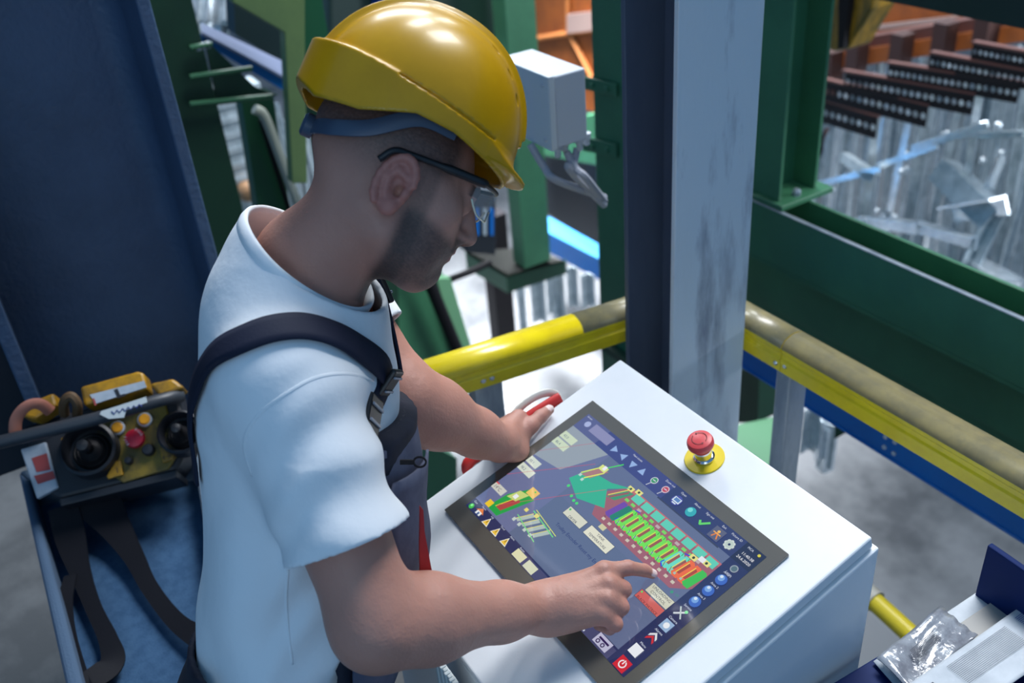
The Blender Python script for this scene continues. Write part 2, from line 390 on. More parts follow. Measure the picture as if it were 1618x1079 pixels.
# green posts and platforms behind the helmet and face
t1 = post('frame_post', 'pale-lit green post rising behind the right side of the yellow helmet', 40, 780, 800, 848, 2.9, P(810, 412, y=2.9)[2], 3.0, GREEN)
pf = P(800, 420, y=2.85)
t = thing('post_foot', 'dark green base platform under the post behind the man\'s mouth', 'base', pf)
q0 = P(735, 398, z=pf[2]); q1 = P(800, 436, z=pf[2]); q2 = P(892, 412, z=pf[2]); q3 = P(815, 392, z=pf[2])
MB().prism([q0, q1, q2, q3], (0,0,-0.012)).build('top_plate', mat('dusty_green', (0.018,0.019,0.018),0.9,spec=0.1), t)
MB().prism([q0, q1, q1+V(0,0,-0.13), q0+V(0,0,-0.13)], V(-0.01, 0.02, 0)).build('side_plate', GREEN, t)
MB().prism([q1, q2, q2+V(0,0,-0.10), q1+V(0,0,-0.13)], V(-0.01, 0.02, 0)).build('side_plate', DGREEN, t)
p = P(784, 470, y=3.3); o = MB().box((p[0]-0.07, 3.25, GZ), (p[0]+0.07, 3.42, pf[2]-0.12)).build('support_column', BLACKM, bevel=0.005); tag(o, 'near black support column below the man\'s chin and the left handrail', 'column')

# blue beam behind, between helmet post and green post
ba = P(852, 338, y=3.6); 
yb = 3.6
t = thing('crane_rail', 'short blue beam section lit on top, between the two green posts below the junction box', 'beam', (-4.5, yb, 0))
za = P(900, 365, y=yb)[2]
c0 = P(852, 334, y=yb); c1 = P(944, 385, y=yb); dirb = c1-c0
c0 = c0 - dirb*0.4; c1 = c1 + dirb*0.5
wv = P(856, 356, d=np.linalg.norm(0)+1) if False else None
lo = P(852, 358, y=yb-0.15); 
e0 = P(852, 360, y=yb-0.22); e1 = P(944, 408, y=yb-0.22); de = e1-e0; e0 = e0-de*0.4; e1 = e1+de*0.5
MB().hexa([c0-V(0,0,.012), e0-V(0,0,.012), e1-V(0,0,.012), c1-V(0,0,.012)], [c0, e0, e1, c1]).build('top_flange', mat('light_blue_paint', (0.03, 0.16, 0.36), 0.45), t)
MB().hexa([e0+V(0,.02,-0.16), e0+V(0,0,-0.16), e1+V(0,0,-0.16), e1+V(0,.02,-0.16)], [e0+V(0,.02,-.012), e0+V(0,0,-.012), e1+V(0,0,-.012), e1+V(0,.02,-.012)]).build('web', BLUE, t)
# dark machinery mass behind the junction box cables
a = P(850, 262, y=4.2); b = P(945, 330, y=4.2)
o = MB().prism([P(840, 200, y=4.0), P(950, 235, y=4.0), P(950, 395, y=4.0), P(840, 322, y=4.0)], (0, 0.3, 0)).build('cable_cabinet', mat('dark_machine', (0.008,0.012,0.018),0.5), bevel=0.01)
tag(o, 'dark machine panel behind the cables and junction box', 'panel')
o = MB().prism([P(850, 196, y=3.9), P(945, 178, y=3.9), P(945, 262, y=3.9), P(850, 244, y=3.9)], (0, 0.06, 0)).build('cross_plate', GREEN, bevel=0.006); tag(o, 'short green cross plate right of the junction box', 'plate')

# orange frame at top centre
t = thing('orange_frame', 'orange steel frame with stiffener ribs seen between green posts at the top centre', 'frame', P(895, 120, y=5.0))
MB().prism([P(835, -30, y=5.0), P(950, -30, y=5.0), P(950, 180, y=5.0), P(835, 150, y=5.0)], (0, 0.04, 0)).build('back_plate', ORANGE, t)
for (a, b, wd) in (((840, 62), (950, 44), 7), ((897, -20), (897, 52), 5), ((900, 52), (935, 122), 5)):
    a_ = P(*a, y=4.98); b_ = P(*b, y=4.98); MB().tube([a_, b_], 0.025, 4).build('rib', mat('light_orange', (0.7,0.25,0.07),0.45), t)
pl = [P(900, 22, y=4.97), P(950, 16, y=4.97), P(950, 46, y=4.97), P(900, 52, y=4.97)]
MB().prism(pl, (0, -0.03, 0)).build('bright_plate', mat('pink_oxide', (0.62,0.42,0.36),0.4), t)

# ------------------------------------------------------------------ top right: orange beam with perforated hangers
yO = 4.6
oa = P(1300, 90, y=yO); ob = P(1618, 40, y=yO)
def line_at(a, b, k): return a + (b-a)*k
t = thing('orange_beam', 'orange crossbeam at the top right that carries the perforated brown hanger bars', 'beam', oa)
def quadbox(pxs, yy, th, name, m, par, bevel=0.0):
    return MB().prism([P(*q, y=yy) for q in pxs], (0, th, 0)).build(name, m, par, bevel=bevel)
quadbox([(1250, 96), (1640, 34), (1640, 62), (1250, 120)], yO, 0.2, 'front_face', ORANGE, t)
quadbox([(1250, 80), (1640, 12), (1640, 34), (1250, 96)], yO+0.03, 0.2, 'top_face', RUST, t)
quadbox([(1250, -60), (1640, -60), (1640, 12), (1250, 74)], yO+0.6, 0.1, 'back_girder', ORANGE, t)
quadbox([(1250, 56), (1520, 24), (1500, 32), (1250, 66)], yO+0.55, 0.03, 'bright_flange', mat('pink_oxide', (0.62,0.42,0.36),0.4), t)
# amber block near the post
t = thing('lifting_hook_block', 'dark amber lifting block hanging at the top right beside the green post', 'lifting block', P(1340, 60, y=3.2))
MB().prism([P(*q, y=3.2) for q in [(1303,-20),(1385,-20),(1378,14),(1350,60),(1340,78),(1318,82),(1303,76)]], (0, 0.14, 0)).build('block_body', AMBER, t, bevel=0.01)
MB().prism([P(*q, y=3.17) for q in [(1325,-20),(1345,-20),(1332,76),(1324,78)]], (0, 0.03, 0)).build('side_plate', BLACKM, t)

# perforated L bars
bars = [  # top-left, top-right, bottom-right of the black face (pixels), plus bar width of the brown lip
 ((1285, 244), (1304, 205), (1302, 240), 7),
 ((1290, 158), (1388, 186), (1384, 219), 9),
 ((1290, 124), (1468, 168), (1463, 201), 9),
 ((1330, 113), (1541, 150), (1537, 182), 8),
 ((1400, 100), (1613, 133), (1609, 163), 7),
 ((1468, 84), (1650, 118), (1646, 146), 6),
 ((1535, 68), (1700, 98), (1696, 124), 5),
]
for bi, (tl_, tr_, br_, lip) in enumerate(bars):
    yy = 4.1 + 0.0*bi
    A = P(*tr_, y=yy); 
    # bars run towards the camera from the beam: start point further back
    B = P(*tl_, y=yy + 0.03)
    C_ = P(*br_, y=yy)
    hgt = A[2] - C_[2]
    L = np.linalg.norm(A-B); dr = (B-A)/L
    t = thing('hanger_bar', ['dark end of a perforated hanger bar just right of the green post, lowest left', 'shortest fully visible perforated brown hanger bar, front of the row at the green post',
        'second perforated brown hanger bar from the front of the row', 'third perforated brown hanger bar, in the middle of the row', 'fourth perforated brown hanger bar, reaching the right edge of the photo',
        'fifth perforated brown hanger bar, cut by the right edge of the photo', 'rearmost perforated brown hanger bar in the top right corner'][bi], 'bar', C_, 'perforated hanger bars')
    # face with round holes: cells
    pitch = hgt*0.43; n = max(1, int(L/pitch)); mb = MB()
    down = V(0,0,-1)
    for k in range(n):
        c = A + dr*(k+0.5)*pitch + down*hgt*0.5; r = pitch*0.40
        ring = [c + dr*r*math.cos(a) + down*r*math.sin(a) for a in np.arange(8)*math.pi/4 + math.pi/8]
        outer = []
        hx, hz = pitch/2, hgt/2
        for (sx, sz) in ((1, .4), (.4, 1), (-.4, 1), (-1, .4), (-1, -.4), (-.4, -1), (.4, -1), (1, -.4)):
            outer.append(c + dr*hx*sx + down*hz*sz)
        # corners as extra
        cor = [c + dr*hx + down*hz, c - dr*hx + down*hz, c - dr*hx - down*hz, c + dr*hx - down*hz]
        vs = ring + outer + cor
        fs = [(i, (i+1) % 8, 8 + (i+1) % 8, 8 + i) for i in range(8)]
        fs += [(8, 9, 16), (10, 11, 17), (12, 13, 18), (14, 15, 19)]
        mb.add(vs, fs)
    fo = mb.build('perforated_web', BLACKM, t); sm = fo.modifiers.new('thick', 'SOLIDIFY'); sm.thickness = 0.008
    wd = 0.035
    MB().hexa([A, B, B+V(0,wd,0), A+V(0,wd,0)], [A+V(0,0,.008), B+V(0,0,.008), B+V(0,wd,.008), A+V(0,wd,.008)]).build('lip', RUST, t)
    if bi:
        hb = P(tl_[0]+30, tl_[1]-8, y=yO-0.02)
        MB().box((hb[0]-0.05, yO-0.1, hb[2]-0.02), (hb[0]+0.03, yO, hb[2]+0.14)).build('bracket', mat('dark_oxide',(0.07,0.03,0.025),0.6), t)
# ------------------------------------------------------------------ galvanised profiles hanging below the bars
def angle_bar(name, p0, p1, w_, label, group, mt=None, ax=V(1,0,0)):
    p0 = np.array(p0, float); p1 = np.array(p1, float); t_ = p1-p0; t_ /= np.linalg.norm(t_)
    s = np.array(ax, float); s = s - t_*(s@t_); s /= np.linalg.norm(s); u = np.cross(t_, s); th = w_*0.12
    pr = [(0,0),(w_,0),(w_,th),(th,th),(th,w_),(0,w_)]
    o = MB().sweep(pr, p0, p1, s, u).build(name, mt or BRIGHTZ); tag(o, label, 'metal profile', group); return o
rr = random.Random(11)
k = 0
for i in range(84):
    px_ = 1290 + (i % 42) * 11.2 + rr.uniform(-4, 4); yy = 4.7 + 1.0*(i // 42) + rr.uniform(-0.2, 0.4)
    ty = 135 - (px_-1290)*0.12 + rr.uniform(-25, 15); by = 300 + rr.uniform(0, 150) + (px_-1290)*0.25
    a = P(px_, ty, y=yy); b = a.copy(); b[2] = P(px_, by, y=yy)[2]
    b[0] += rr.uniform(-.08, .08)
    angle_bar('hanging_profile', a, b, rr.uniform(0.03, 0.06), 'bright galvanised steel profile hanging upright in the crowd below the perforated bars', 'galvanised profiles hanging at the right', rr.choice([BRIGHTZ, PALEZ, PALEZ]), V(math.cos(i), math.sin(i), 0))
big = [((1490, 250), (1575, 330), .12), ((1505, 322), (1590, 308), .09), ((1370, 340), (1450, 348), .07), ((1455, 348), (1545, 372), .07),
       ((1300, 285), (1390, 262), .03), ((1390, 258), (1480, 225), .028), ((1500, 210), (1618, 205), .03), ((1330, 240), (1380, 275), .05),
       ((1560, 410), (1618, 440), .10), ((1440, 230), (1560, 190), .04), ((1575, 330), (1530, 420), .06), ((1590, 250), (1570, 300), .05)]
bl = ['large zinc channel lying diagonally at the right edge', 'bright white-shining zinc channel end at the right edge', 'bright shining zinc strip left of the middle among the hanging profiles', 'zinc strip sloping right above the green trough beam',
      'thin zinc rod lying across the hanging profiles next to the green post', 'thin zinc rod in the middle of the hanging profiles', 'horizontal zinc rod near the right edge below the bars', 'short tilted zinc piece near the green post',
      'zinc channel at the lower right above the trough beam', 'slim zinc rod just below the hanger bars', 'steep zinc piece leaning down from the large channel', 'small zinc piece at the far right edge']
for bi_, ((a, b, w_), lb) in enumerate(zip(big, bl)):
    angle_bar('zinc_piece', P(*a, y=4.45), P(*b, y=4.35), w_*1.1, lb, 'loose zinc pieces', PALEZ if bi_ in (0, 10, 7) else BRIGHTZ, V(0.5, -0.3, -0.6) if bi_ in (0, 10, 7) else V(0.0, -1, 0.12))
# shiny small parts giving sparkle
for i in range(26):
    q = P(rr.uniform(1300, 1615), rr.uniform(190, 400), y=rr.uniform(4.3, 5.2))
    o = MB().lathe(q, (rr.uniform(-1,1), rr.uniform(-1,1), 1), [(0.002, -0.02), (0.018, -0.015), (0.022, 0), (0.018, 0.015), (0.002, 0.02)], 10).build('shackle_end', BRIGHTZ, smooth=True)
    tag(o, 'small shiny round zinc fitting among the hanging profiles', 'metal fitting', 'shiny fittings')
# profiles standing under the left handrail, pale
ORD = ['first', 'second', 'third', 'fourth', 'fifth', 'sixth', 'seventh']
ord_ = {x: ORD[k] for k, x in enumerate(sorted([822, 850, 882, 905, 868, 930]))}
for i, (px_, w_, t0, b0) in enumerate([(822, .035, 432, 520), (850, .06, 425, 500), (882, .05, 425, 500), (905, .04, 420, 480), (868, .03, 405, 490), (930, .05, 430, 480)]):
    yy = 3.25
    a = P(px_, t0, y=yy); b = a.copy(); b[2] = P(px_, b0, y=yy)[2]
    angle_bar('hanging_profile', a, b, w_*1.3, ord_[px_] + ' pale profile from the left in the row behind the left yellow handrail', 'galvanised profiles behind the left handrail', PALEZ)

# ------------------------------------------------------------------ left background
def quadx(pxs, X_, th, name, m, par=None, bevel=0.0):
    return MB().prism([P(*q, x=X_) for q in pxs], (-th, 0, 0)).build(name, m, par, bevel=bevel)
def postx(label, py, l, r_, X_, zlo, zhi, mt, th=0.12):
    y0 = P(l, py, x=X_)[1]; y1 = P(r_, py, x=X_)[1]
    o = MB().box((X_-th, y0, zlo), (X_, y1, zhi)).build('frame_post', mt, bevel=0.003); tag(o, label, 'post'); return o
MGREEN = mat('mid_green', (0.014, 0.10, 0.042), 0.45)
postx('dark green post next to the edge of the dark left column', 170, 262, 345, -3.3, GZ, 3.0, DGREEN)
t = thing('frame_bracing', 'dark green bolted bracing plate between the posts at the upper left', 'bracing', P(340, 170, x=-3.32))
MB().prism([P(*q, x=-3.31) for q in [(325, 62), (404, 138), (440, 150), (412, 158), (345, 166)]], (-0.02, 0, 0)).build('gusset_plate', DGREEN, t)
for (q, p_) in (((300, 76), (335, 70)), ((300, 122), (398, 108)), ((300, 165), (430, 152))): MB().tube([P(*q, x=-3.27), P(*p_, x=-3.27)], 0.010, 8).build('tie_rod', MGREEN, t)
for q in ((312, 74), (320, 72), (328, 70)): MB().lathe(P(*q, x=-3.28), (1, 0, 0), [(0.012, 0), (0.012, 0.014), (0.006, 0.018)], 6).build('bolt', GREY, t)
t = thing('crane_rail', 'blue beam with pale worn top sloping down behind the back of the yellow helmet', 'beam', P(400, 110, x=-3.6))
c4 = [P(*q, x=-3.55) for q in ((318, 50), (480, 138))]; c5 = [P(*q, x=-3.70) for q in ((318, 36), (480, 112))]
MB().hexa([c4[0]-V(0,0,.012), c4[1]-V(0,0,.012), c5[1]-V(0,0,.012), c5[0]-V(0,0,.012)], [c4[0], c4[1], c5[1], c5[0]]).build('top_flange', mat('worn_pale_top', (0.16, 0.19, 0.30), 0.5), t)
MB().prism([P(*q, x=-3.56) for q in ((318, 54), (480, 141), (480, 162), (318, 66))], (-0.015, 0, 0)).build('web', BLUE, t)
o = quadx([(368, -20), (420, -20), (456, 40), (460, 108), (372, 54)], -3.9, 0.1, 'machine_housing', mat('dark_teal_paint', (0.008, 0.022, 0.024), 0.5)); tag(o, 'dark teal machine panel above the sloping blue beam', 'panel')
o = MB().prism([P(*q, x=-3.2) for q in [(368, -40), (482, -40), (482, 60), (486, 290), (462, 290), (450, 52), (368, 4)]], (-0.05, 0, 0)).build('guard_plate', OLIVE, bevel=0.004); tag(o, 'pale olive green angled guard plate left of the yellow helmet', 'plate')
postx('dark green post behind the back of the yellow helmet', 60, 478, 520, -3.3, GZ, 3.0, MGREEN)
o = MB().prism([P(*q, x=-3.5) for q in [(380, 150), (432, 146), (446, 250), (462, 345)]] + [V(-3.5, P(462, 345, x=-3.5)[1], GZ), V(-3.5, P(410, 345, x=-3.5)[1], GZ)] + [P(410, 345, x=-3.5)], (-0.08, 0, 0)).build('brace', MGREEN, bevel=0.005); tag(o, 'slanted green brace plate left of the man\'s neck', 'brace')
o = MB().tube(spline([P(402, 172, x=-3.42), P(418, 184, x=-3.42), P(440, 240, x=-3.42), P(462, 300, x=-3.42), P(478, 345, x=-3.42), P(490, 420, x=-3.42), V(-3.42, P(490, 420, x=-3.42)[1], GZ)], 5), 0.018, 10).build('pipe', mat('pale_pipe', (0.45,0.48,0.42),0.45), smooth='auto'); tag(o, 'pale grey pipe running down along the slanted green brace', 'pipe')
o = MB().tube([P(412, 190, x=-3.46), P(455, 325, x=-3.46), V(-3.46, P(470, 400, x=-3.46)[1], GZ)], 0.010, 8).build('pipe', BLACKM); tag(o, 'thin black pipe beside the pale grey pipe', 'pipe')
t = thing('sheet_stack', 'stack of pale ribbed metal sheets seen through the gap left of the man\'s neck', 'stack', P(380, 345, x=-4.8))
for i in range(26):
    ypx = 148 + i*8.4; a = P(336, ypx, x=-4.8); b = P(414, ypx-2, x=-4.8)
    MB().box((-4.95 - 0.03*(i % 2), a[1], a[2]-0.028), (-4.8 + 0.012*(i % 3), b[1], a[2])).build('sheet', PALEZ, t, bevel=0.002)
o = MB().lathe(P(392, 302, x=-4.7), (1, 0.3, 0.2), [(0.01, -0.05), (0.05, -0.04), (0.055, 0), (0.05, 0.04), (0.01, 0.05)], 14).build('roller_end', mat('orange_roller', (0.55, 0.30, 0.15), 0.5), smooth=True); tag(o, 'small orange-brown roller end in front of the ribbed sheets', 'roller')
n_ = 0
for i in range(20):
    a = P(424 + (i % 10)*5.2, rr.uniform(150, 215), x=-4.4 - 0.3*(i//10)); b = a.copy(); b[2] -= rr.uniform(0.35, 0.8); b[1] += rr.uniform(-.05, .05)
    angle_bar('hanging_profile', a, b, 0.040, 'galvanised profile glinting between the olive plate and the green brace', 'galvanised profiles left of the neck', BRIGHTZ if i % 2 else PALEZ, V(math.sin(i), math.cos(i), 0))
for i in range(16):
    a = P(312 + (i % 8)*8, rr.uniform(-50, -10), x=-4.6); b = P(312 + (i % 8)*8 + rr.uniform(-14, 14), 44+rr.uniform(-14, 16), x=-4.55 - 0.1*(i//8))
    angle_bar('hanging_profile', a, b, 0.055, 'galvanised profile glinting at the top left beside the dark column', 'galvanised profiles at the top left', BRIGHTZ, V(math.sin(i), math.cos(i), .3))
# region under the chin: green plates and dark pipe
o = quadx([(626, 400), (700, 430), (735, 590), (626, 590)], -3.6, 0.1, 'machine_cover', GREEN, None, 0.01); tag(o, 'green machine panel under the man\'s chin behind the handrail', 'panel')
o = quadx([(600, 400), (628, 404), (632, 600), (602, 600)], -3.58, 0.1, 'cover_strip', DGREEN); tag(o, 'dark green edge strip left of the green panel under the chin', 'strip')
o = quadx([(690, 440), (712, 440), (752, 572), (732, 585)], -3.56, 0.04, 'cover_strip', mat('pale_green', (0.16,0.36,0.19),0.45)); tag(o, 'pale green slanted strip beside the green panel under the chin', 'strip')
o = MB().tube([P(676, 440, x=-3.5), P(732, 575, x=-3.5)], 0.028, 10).build('pipe', BLACKM, smooth='auto'); tag(o, 'dark slanted pipe in front of the green panel under the chin', 'pipe')
o = MB().tube(spline([P(560, 430, x=-3.8), P(680, 446, x=-3.75), P(730, 434, x=-3.7), P(775, 414, x=-3.7)], 5), 0.018, 8).build('hose', BLACKM, smooth='auto'); tag(o, 'black hose curving behind the man\'s chin', 'hose')
o = quadx([(676, 700), (722, 725), (722, 790), (676, 800)], -2.4, 0.05, 'machine_cover', GREEN); tag(o, 'green machine panel low between the bib and the desk corner', 'panel')
o = quadx([(520, -80), (790, -80), (790, 88), (520, 60)], -5.2, 0.3, 'machine_housing', mat('dark_machine_green', (0.006, 0.022, 0.018), 0.5), None, 0.02); tag(o, 'dark machine housing above and behind the top of the yellow helmet', 'machine')
o = quadx([(596, -40), (642, -40), (642, 24), (596, 30)], -5.1, 0.08, 'hose_reel_cover', NAVY, None, 0.01); tag(o, 'dark blue cover on the machine housing above the helmet', 'cover')
o = quadx([(738, 300), (784, 300), (784, 404), (738, 400)], -4.4, 0.15, 'control_cabinet', mat('dark_machine', (0.008,0.012,0.018),0.5), None, 0.01); tag(o, 'small dark cabinet behind the man\'s nose', 'cabinet')
for k_, x_ in enumerate((752, 764, 775)):
    o = quadx([(x_, 330), (x_+5, 330), (x_+5, 372), (x_, 372)], -4.38, 0.02, 'cable_duct', [BLUE, PALEZ, BLUE][k_]); tag(o, ['left blue', 'pale middle', 'right blue'][k_] + ' vertical cable duct on the small dark cabinet behind the nose', 'duct')
# green blocks right of the grey column, low
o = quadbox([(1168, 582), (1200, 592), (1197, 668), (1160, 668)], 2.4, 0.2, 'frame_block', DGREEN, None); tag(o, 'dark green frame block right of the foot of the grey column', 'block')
o = MB().prism([P(*q, z=-0.3) for q in [(1160, 672), (1240, 655), (1235, 735), (1170, 735)]], (0, 0, -0.05)).build('cover_plate', mat('light_green_paint', (0.07,0.26,0.11),0.45)); tag(o, 'light green flat plate between the grey column and the galvanised post', 'plate')
o = quadbox([(1320, 668), (1342, 680), (1318, 694)], 2.3, 0.2, 'bracket', DGREEN, None); tag(o, 'dark green bracket under the blue beam', 'bracket')
for i in range(4):
    q = P(1285+8*i, 640+14*i, y=2.9); angle_bar('hanging_profile', q, q-V(0,0,.25), 0.06, ORD[i] + ' galvanised profile end from the post, hanging under the blue beam', 'galvanised profiles under the blue beam', BRIGHTZ, V(math.cos(i), math.sin(i), 0))

# ------------------------------------------------------------------ bottom right corner: navy rack, papers, yellow tube
o = MB().tube([P(1362, 932, z=0.2), P(1445, 1008, z=0.2)+V(.2,0,0)*0], 0.024, 16).build('guard_tube', mat('yellow_tube', (0.62,0.50,0.03),0.35), smooth='auto')
q0 = P(1370, 938, z=0.2); q1 = P(1384, 951, z=0.2)
q9 = P(1330, 905, z=0.2)
tg = thing('barrier_tube', 'yellow tube with grey end sleeve between the desk and the papers', 'barrier', q0)
o.parent = tg; o.location = Vector(o.location) - Vector(q0); o.name = 'tube'
MB().tube([P(1330, 905, z=0.2), q1], 0.029, 16).build('sleeve', mat('beige_sleeve', (0.42,0.41,0.36),0.5), tg, smooth='auto')
MB().box((q9[0]-.03, q9[1]-.03, GZ), (q9[0]+.03, q9[1]+.03, 0.23)).build('post', GALV, tg)
NZ = 0.92
t = thing('paper_rack', 'navy blue steel tray stand holding the papers in the bottom right corner', 'rack', (P(1560, 1000, z=NZ)[0], P(1560, 1000, z=NZ)[1], 0))
r0 = P(1316, 1079, z=NZ); r1 = P(1546, 940, z=NZ)
dr = (r1-r0)/np.linalg.norm(r1-r0); pr_ = V(dr[1], -dr[0], 0)
r0b = r0 - dr*0.15
MB().hexa([r0b-V(0,0,.03), r0b+pr_*0.5-V(0,0,.03), r1+pr_*0.5-V(0,0,.03), r1-V(0,0,.03)], [r0b, r0b+pr_*0.5, r1+pr_*0.5, r1]).build('shelf_plate', NAVY, t, bevel=0.002)
MB().hexa([r1-dr*.01, r1, r1+pr_*0.5, r1+pr_*0.5-dr*.01], [p_+V(0,0,.11) for p_ in (r1-dr*.01, r1, r1+pr_*0.5, r1+pr_*0.5-dr*.01)]).build('back_panel', NAVY, t, bevel=0.002)
for (i, j) in ((0, .02), (0, .48), (1, .02), (1, .48)):
    b = (r0b + dr*0.02 if i == 0 else r1 - dr*0.04) + pr_*j
    MB().box((b[0]-.012, b[1]-.012, 0), (b[0]+.012, b[1]+.012, NZ-.03)).build('leg', NAVY, t)
PAPER = mat('paper', (0.50, 0.54, 0.58), 0.7, var=(0.40,0.44,0.48), vscale=12)
SLEEVE = mat('clear_sleeve', (0.30, 0.33, 0.37), 0.18, var=(0.16,0.17,0.20), vscale=16, coat=0.8, bump=1.0, bscale=22, bdist=0.008)
INK = mat('ink', (0.04, 0.045, 0.06), 0.7)
def sheet(name, pix, z, m, label, parent=None, th=0.0015, wav=0.0, n=14):
    c = [P(*q, z=z) for q in pix]; vs, fs = [], []
    for i in range(n+1):
        for j in range(n+1):
            a, b = i/n, j/n; p_ = (c[0]*(1-a)+c[1]*a)*(1-b) + (c[3]*(1-a)+c[2]*a)*b
            p_ = p_ + V(0,0, wav*(math.sin(9*a+3*b)*.5+math.sin(4*b+17*a*b)*.5)); vs.append(p_)
    for i in range(n):
        for j in range(n): q = i*(n+1)+j; fs.append((q, q+1, q+n+2, q+n+1))
    o = MB().add(vs, fs).build(name, m, parent, smooth=True); s = o.modifiers.new('thick', 'SOLIDIFY'); s.thickness = th; s.offset = 0
    if label: tag(o, label, 'paper')
    return o, c
def ink_lines(c, parent, rows, name='print', z=0.002, a0=0.0, a1=1.0, b0=0.0, b1=1.0, w_=0.4, m=None):
    mb = MB(); q = lambda a, b: (c[0]*(1-a)+c[1]*a)*(1-b) + (c[3]*(1-a)+c[2]*a)*b + V(0,0,z)
    for i in range(rows):
        t0 = b0 + (b1-b0)*i/rows; t1 = t0 + (b1-b0)*w_/rows
        mb.add([q(a0,t0), q(a1,t0), q(a1,t1), q(a0,t1)], [(0,1,2,3)])
    return mb.build(name, m or INK, parent)
s0, c0 = sheet('paper_sheet', [(1380, 1045), (1560, 925), (1600, 960), (1420, 1090)], NZ+0.006, PAPER, 'white sheet of paper under the plastic sleeve, top edge near the navy panel')
s0b, c0b = sheet('paper_sheet', [(1480, 1010), (1602, 928), (1640, 950), (1520, 1040)], NZ+0.012, mat('buff_paper', (0.36,0.35,0.33),0.7), 'buff sheet of paper at the back of the pile, against the navy panel')
s1, c1 = sheet('plastic_sleeve', [(1385, 1040), (1486, 958), (1545, 1003), (1440, 1095)], NZ+0.022, SLEEVE, 'crumpled dirty clear plastic sleeve with a barcode label, nearest the yellow tube', wav=0.004)
ink_lines(c1, s1, 9, 'barcode', 0.007, 0.30, 0.66, 0.36, 0.60, 0.6)
s2, c2 = sheet('paper_sheet', [(1395, 1110), (1618, 955), (1700, 1010), (1470, 1170)], NZ+0.034, PAPER, 'large printed sheet with rows of text on top of the pile at the bottom right', wav=0.001)
ink_lines(c2, s2, 15, 'text_lines', 0.003, 0.38, 0.80, 0.14, 0.62, 0.22)
ink_lines(c2, s2, 8, 'stamp', 0.003, 0.88, 0.98, 0.12, 0.38, 0.35, mat('blue_ink', (0.06,0.09,0.3),0.6))
ink_lines(c2, s2, 1, 'printed_square', 0.0031, 0.14, 0.26, 0.22, 0.40, 1.0)
# ------------------------------------------------------------------ control desk
U0, U1, V0, V1 = -1.150, -0.597, -0.470, 0.056
desk = thing('control_desk', 'white sloping control desk cabinet with a built-in touch screen in front of the man', 'control desk', ((U0+U1)/2, 0.62, 0))
LT = 0.022
lid = MB(); c4 = [DU(U0, V0), DU(U1, V0), DU(U1, V1), DU(U0, V1)]; lid.hexa([c - DN*LT for c in c4], c4)
lid.build('lid', WHITEP, desk, bevel=0.004, seg=3)
b = 0.006
fb = DU(0, V0-0.002, -LT-0.004); bb = DU(0, V1+0.004, -LT-0.004)
poly = [(U0-b*0.2, fb[1], 0.08), (U0-b*0.2, bb[1], 0.08), (U0-b*0.2, bb[1], bb[2]+0.003), (U0-b*0.2, fb[1], fb[2])]
MB().prism(poly, (U1-U0+b+b*0.2, 0, 0)).build('cabinet_body', WHITEP, desk, bevel=0.003)
MB().box((U0+0.02, fb[1]+0.03, 0), (U1-0.02, bb[1]-0.02, 0.08)).build('plinth', BLACKP, desk)
# touch panel
GU0, GU1, GV0, GV1 = -1.104, -0.654, -0.351, -0.0405
pan = MB(); c4 = [DU(GU0, GV0), DU(GU1, GV0), DU(GU1, GV1), DU(GU0, GV1)]; pan.hexa(c4, [c + DN*0.005 for c in c4])
GLASS = mat('bezel_glass', (0.125, 0.112, 0.092), 0.10, spec=0.8, coat=0.6)
panel = pan.build('touch_panel', GLASS, desk, bevel=0.0012)
tag(panel, 'dark bezelled glass touch panel set into the white desk top')
LU, LV = -1.083, -0.3205
def L(s_, t_, h=0.0): return DU(LU + s_/1000, LV + t_/1000, 0.0054 + h)
LW, LH = 411, 256
SC = []
scm = bpy.data.materials.new('screen_light'); scm.use_nodes = True
_b = scm.node_tree.nodes['Principled BSDF']; _a = scm.node_tree.nodes.new('ShaderNodeVertexColor'); _a.layer_name = 'Col'
_b.inputs['Base Color'].default_value = (0.015, 0.015, 0.018, 1); _b.inputs['Roughness'].default_value = 0.07; _b.inputs['Specular IOR Level'].default_value = 0.9
_b.inputs['Coat Weight'].default_value = 0.7; _b.inputs['Coat Roughness'].default_value = 0.03
scm.node_tree.links.new(_a.outputs[0], _b.inputs['Emission Color']); _b.inputs['Emission Strength'].default_value = 0.95
sv, sf, scol = [], [], []
lay = [0]
def poly2(pts, col, h=None):
    lay[0] += 1
    h = 0.0 + 0.0000035 * lay[0] if h is None else h
    o = len(sv); sv.extend(tuple(L(a, b_, h)) for a, b_ in pts); sf.append(list(range(o, o + len(pts)))); scol.append(lin(col))
def rc(x0, y0, x1, y1, col): poly2([(x0, y0), (x1, y0), (x1, y1), (x0, y1)], col)
def circ(x, y, r, col, n=16): poly2([(x + r*math.cos(2*math.pi*i/n), y + r*math.sin(2*math.pi*i/n)) for i in range(n)], col)
def line(x0, y0, x1, y1, w_, col):
    dx, dy = x1-x0, y1-y0; l = math.hypot(dx, dy); nx, ny = -dy/l*w_/2, dx/l*w_/2
    poly2([(x0+nx, y0+ny), (x0-nx, y0-ny), (x1-nx, y1-ny), (x1+nx, y1+ny)], col)
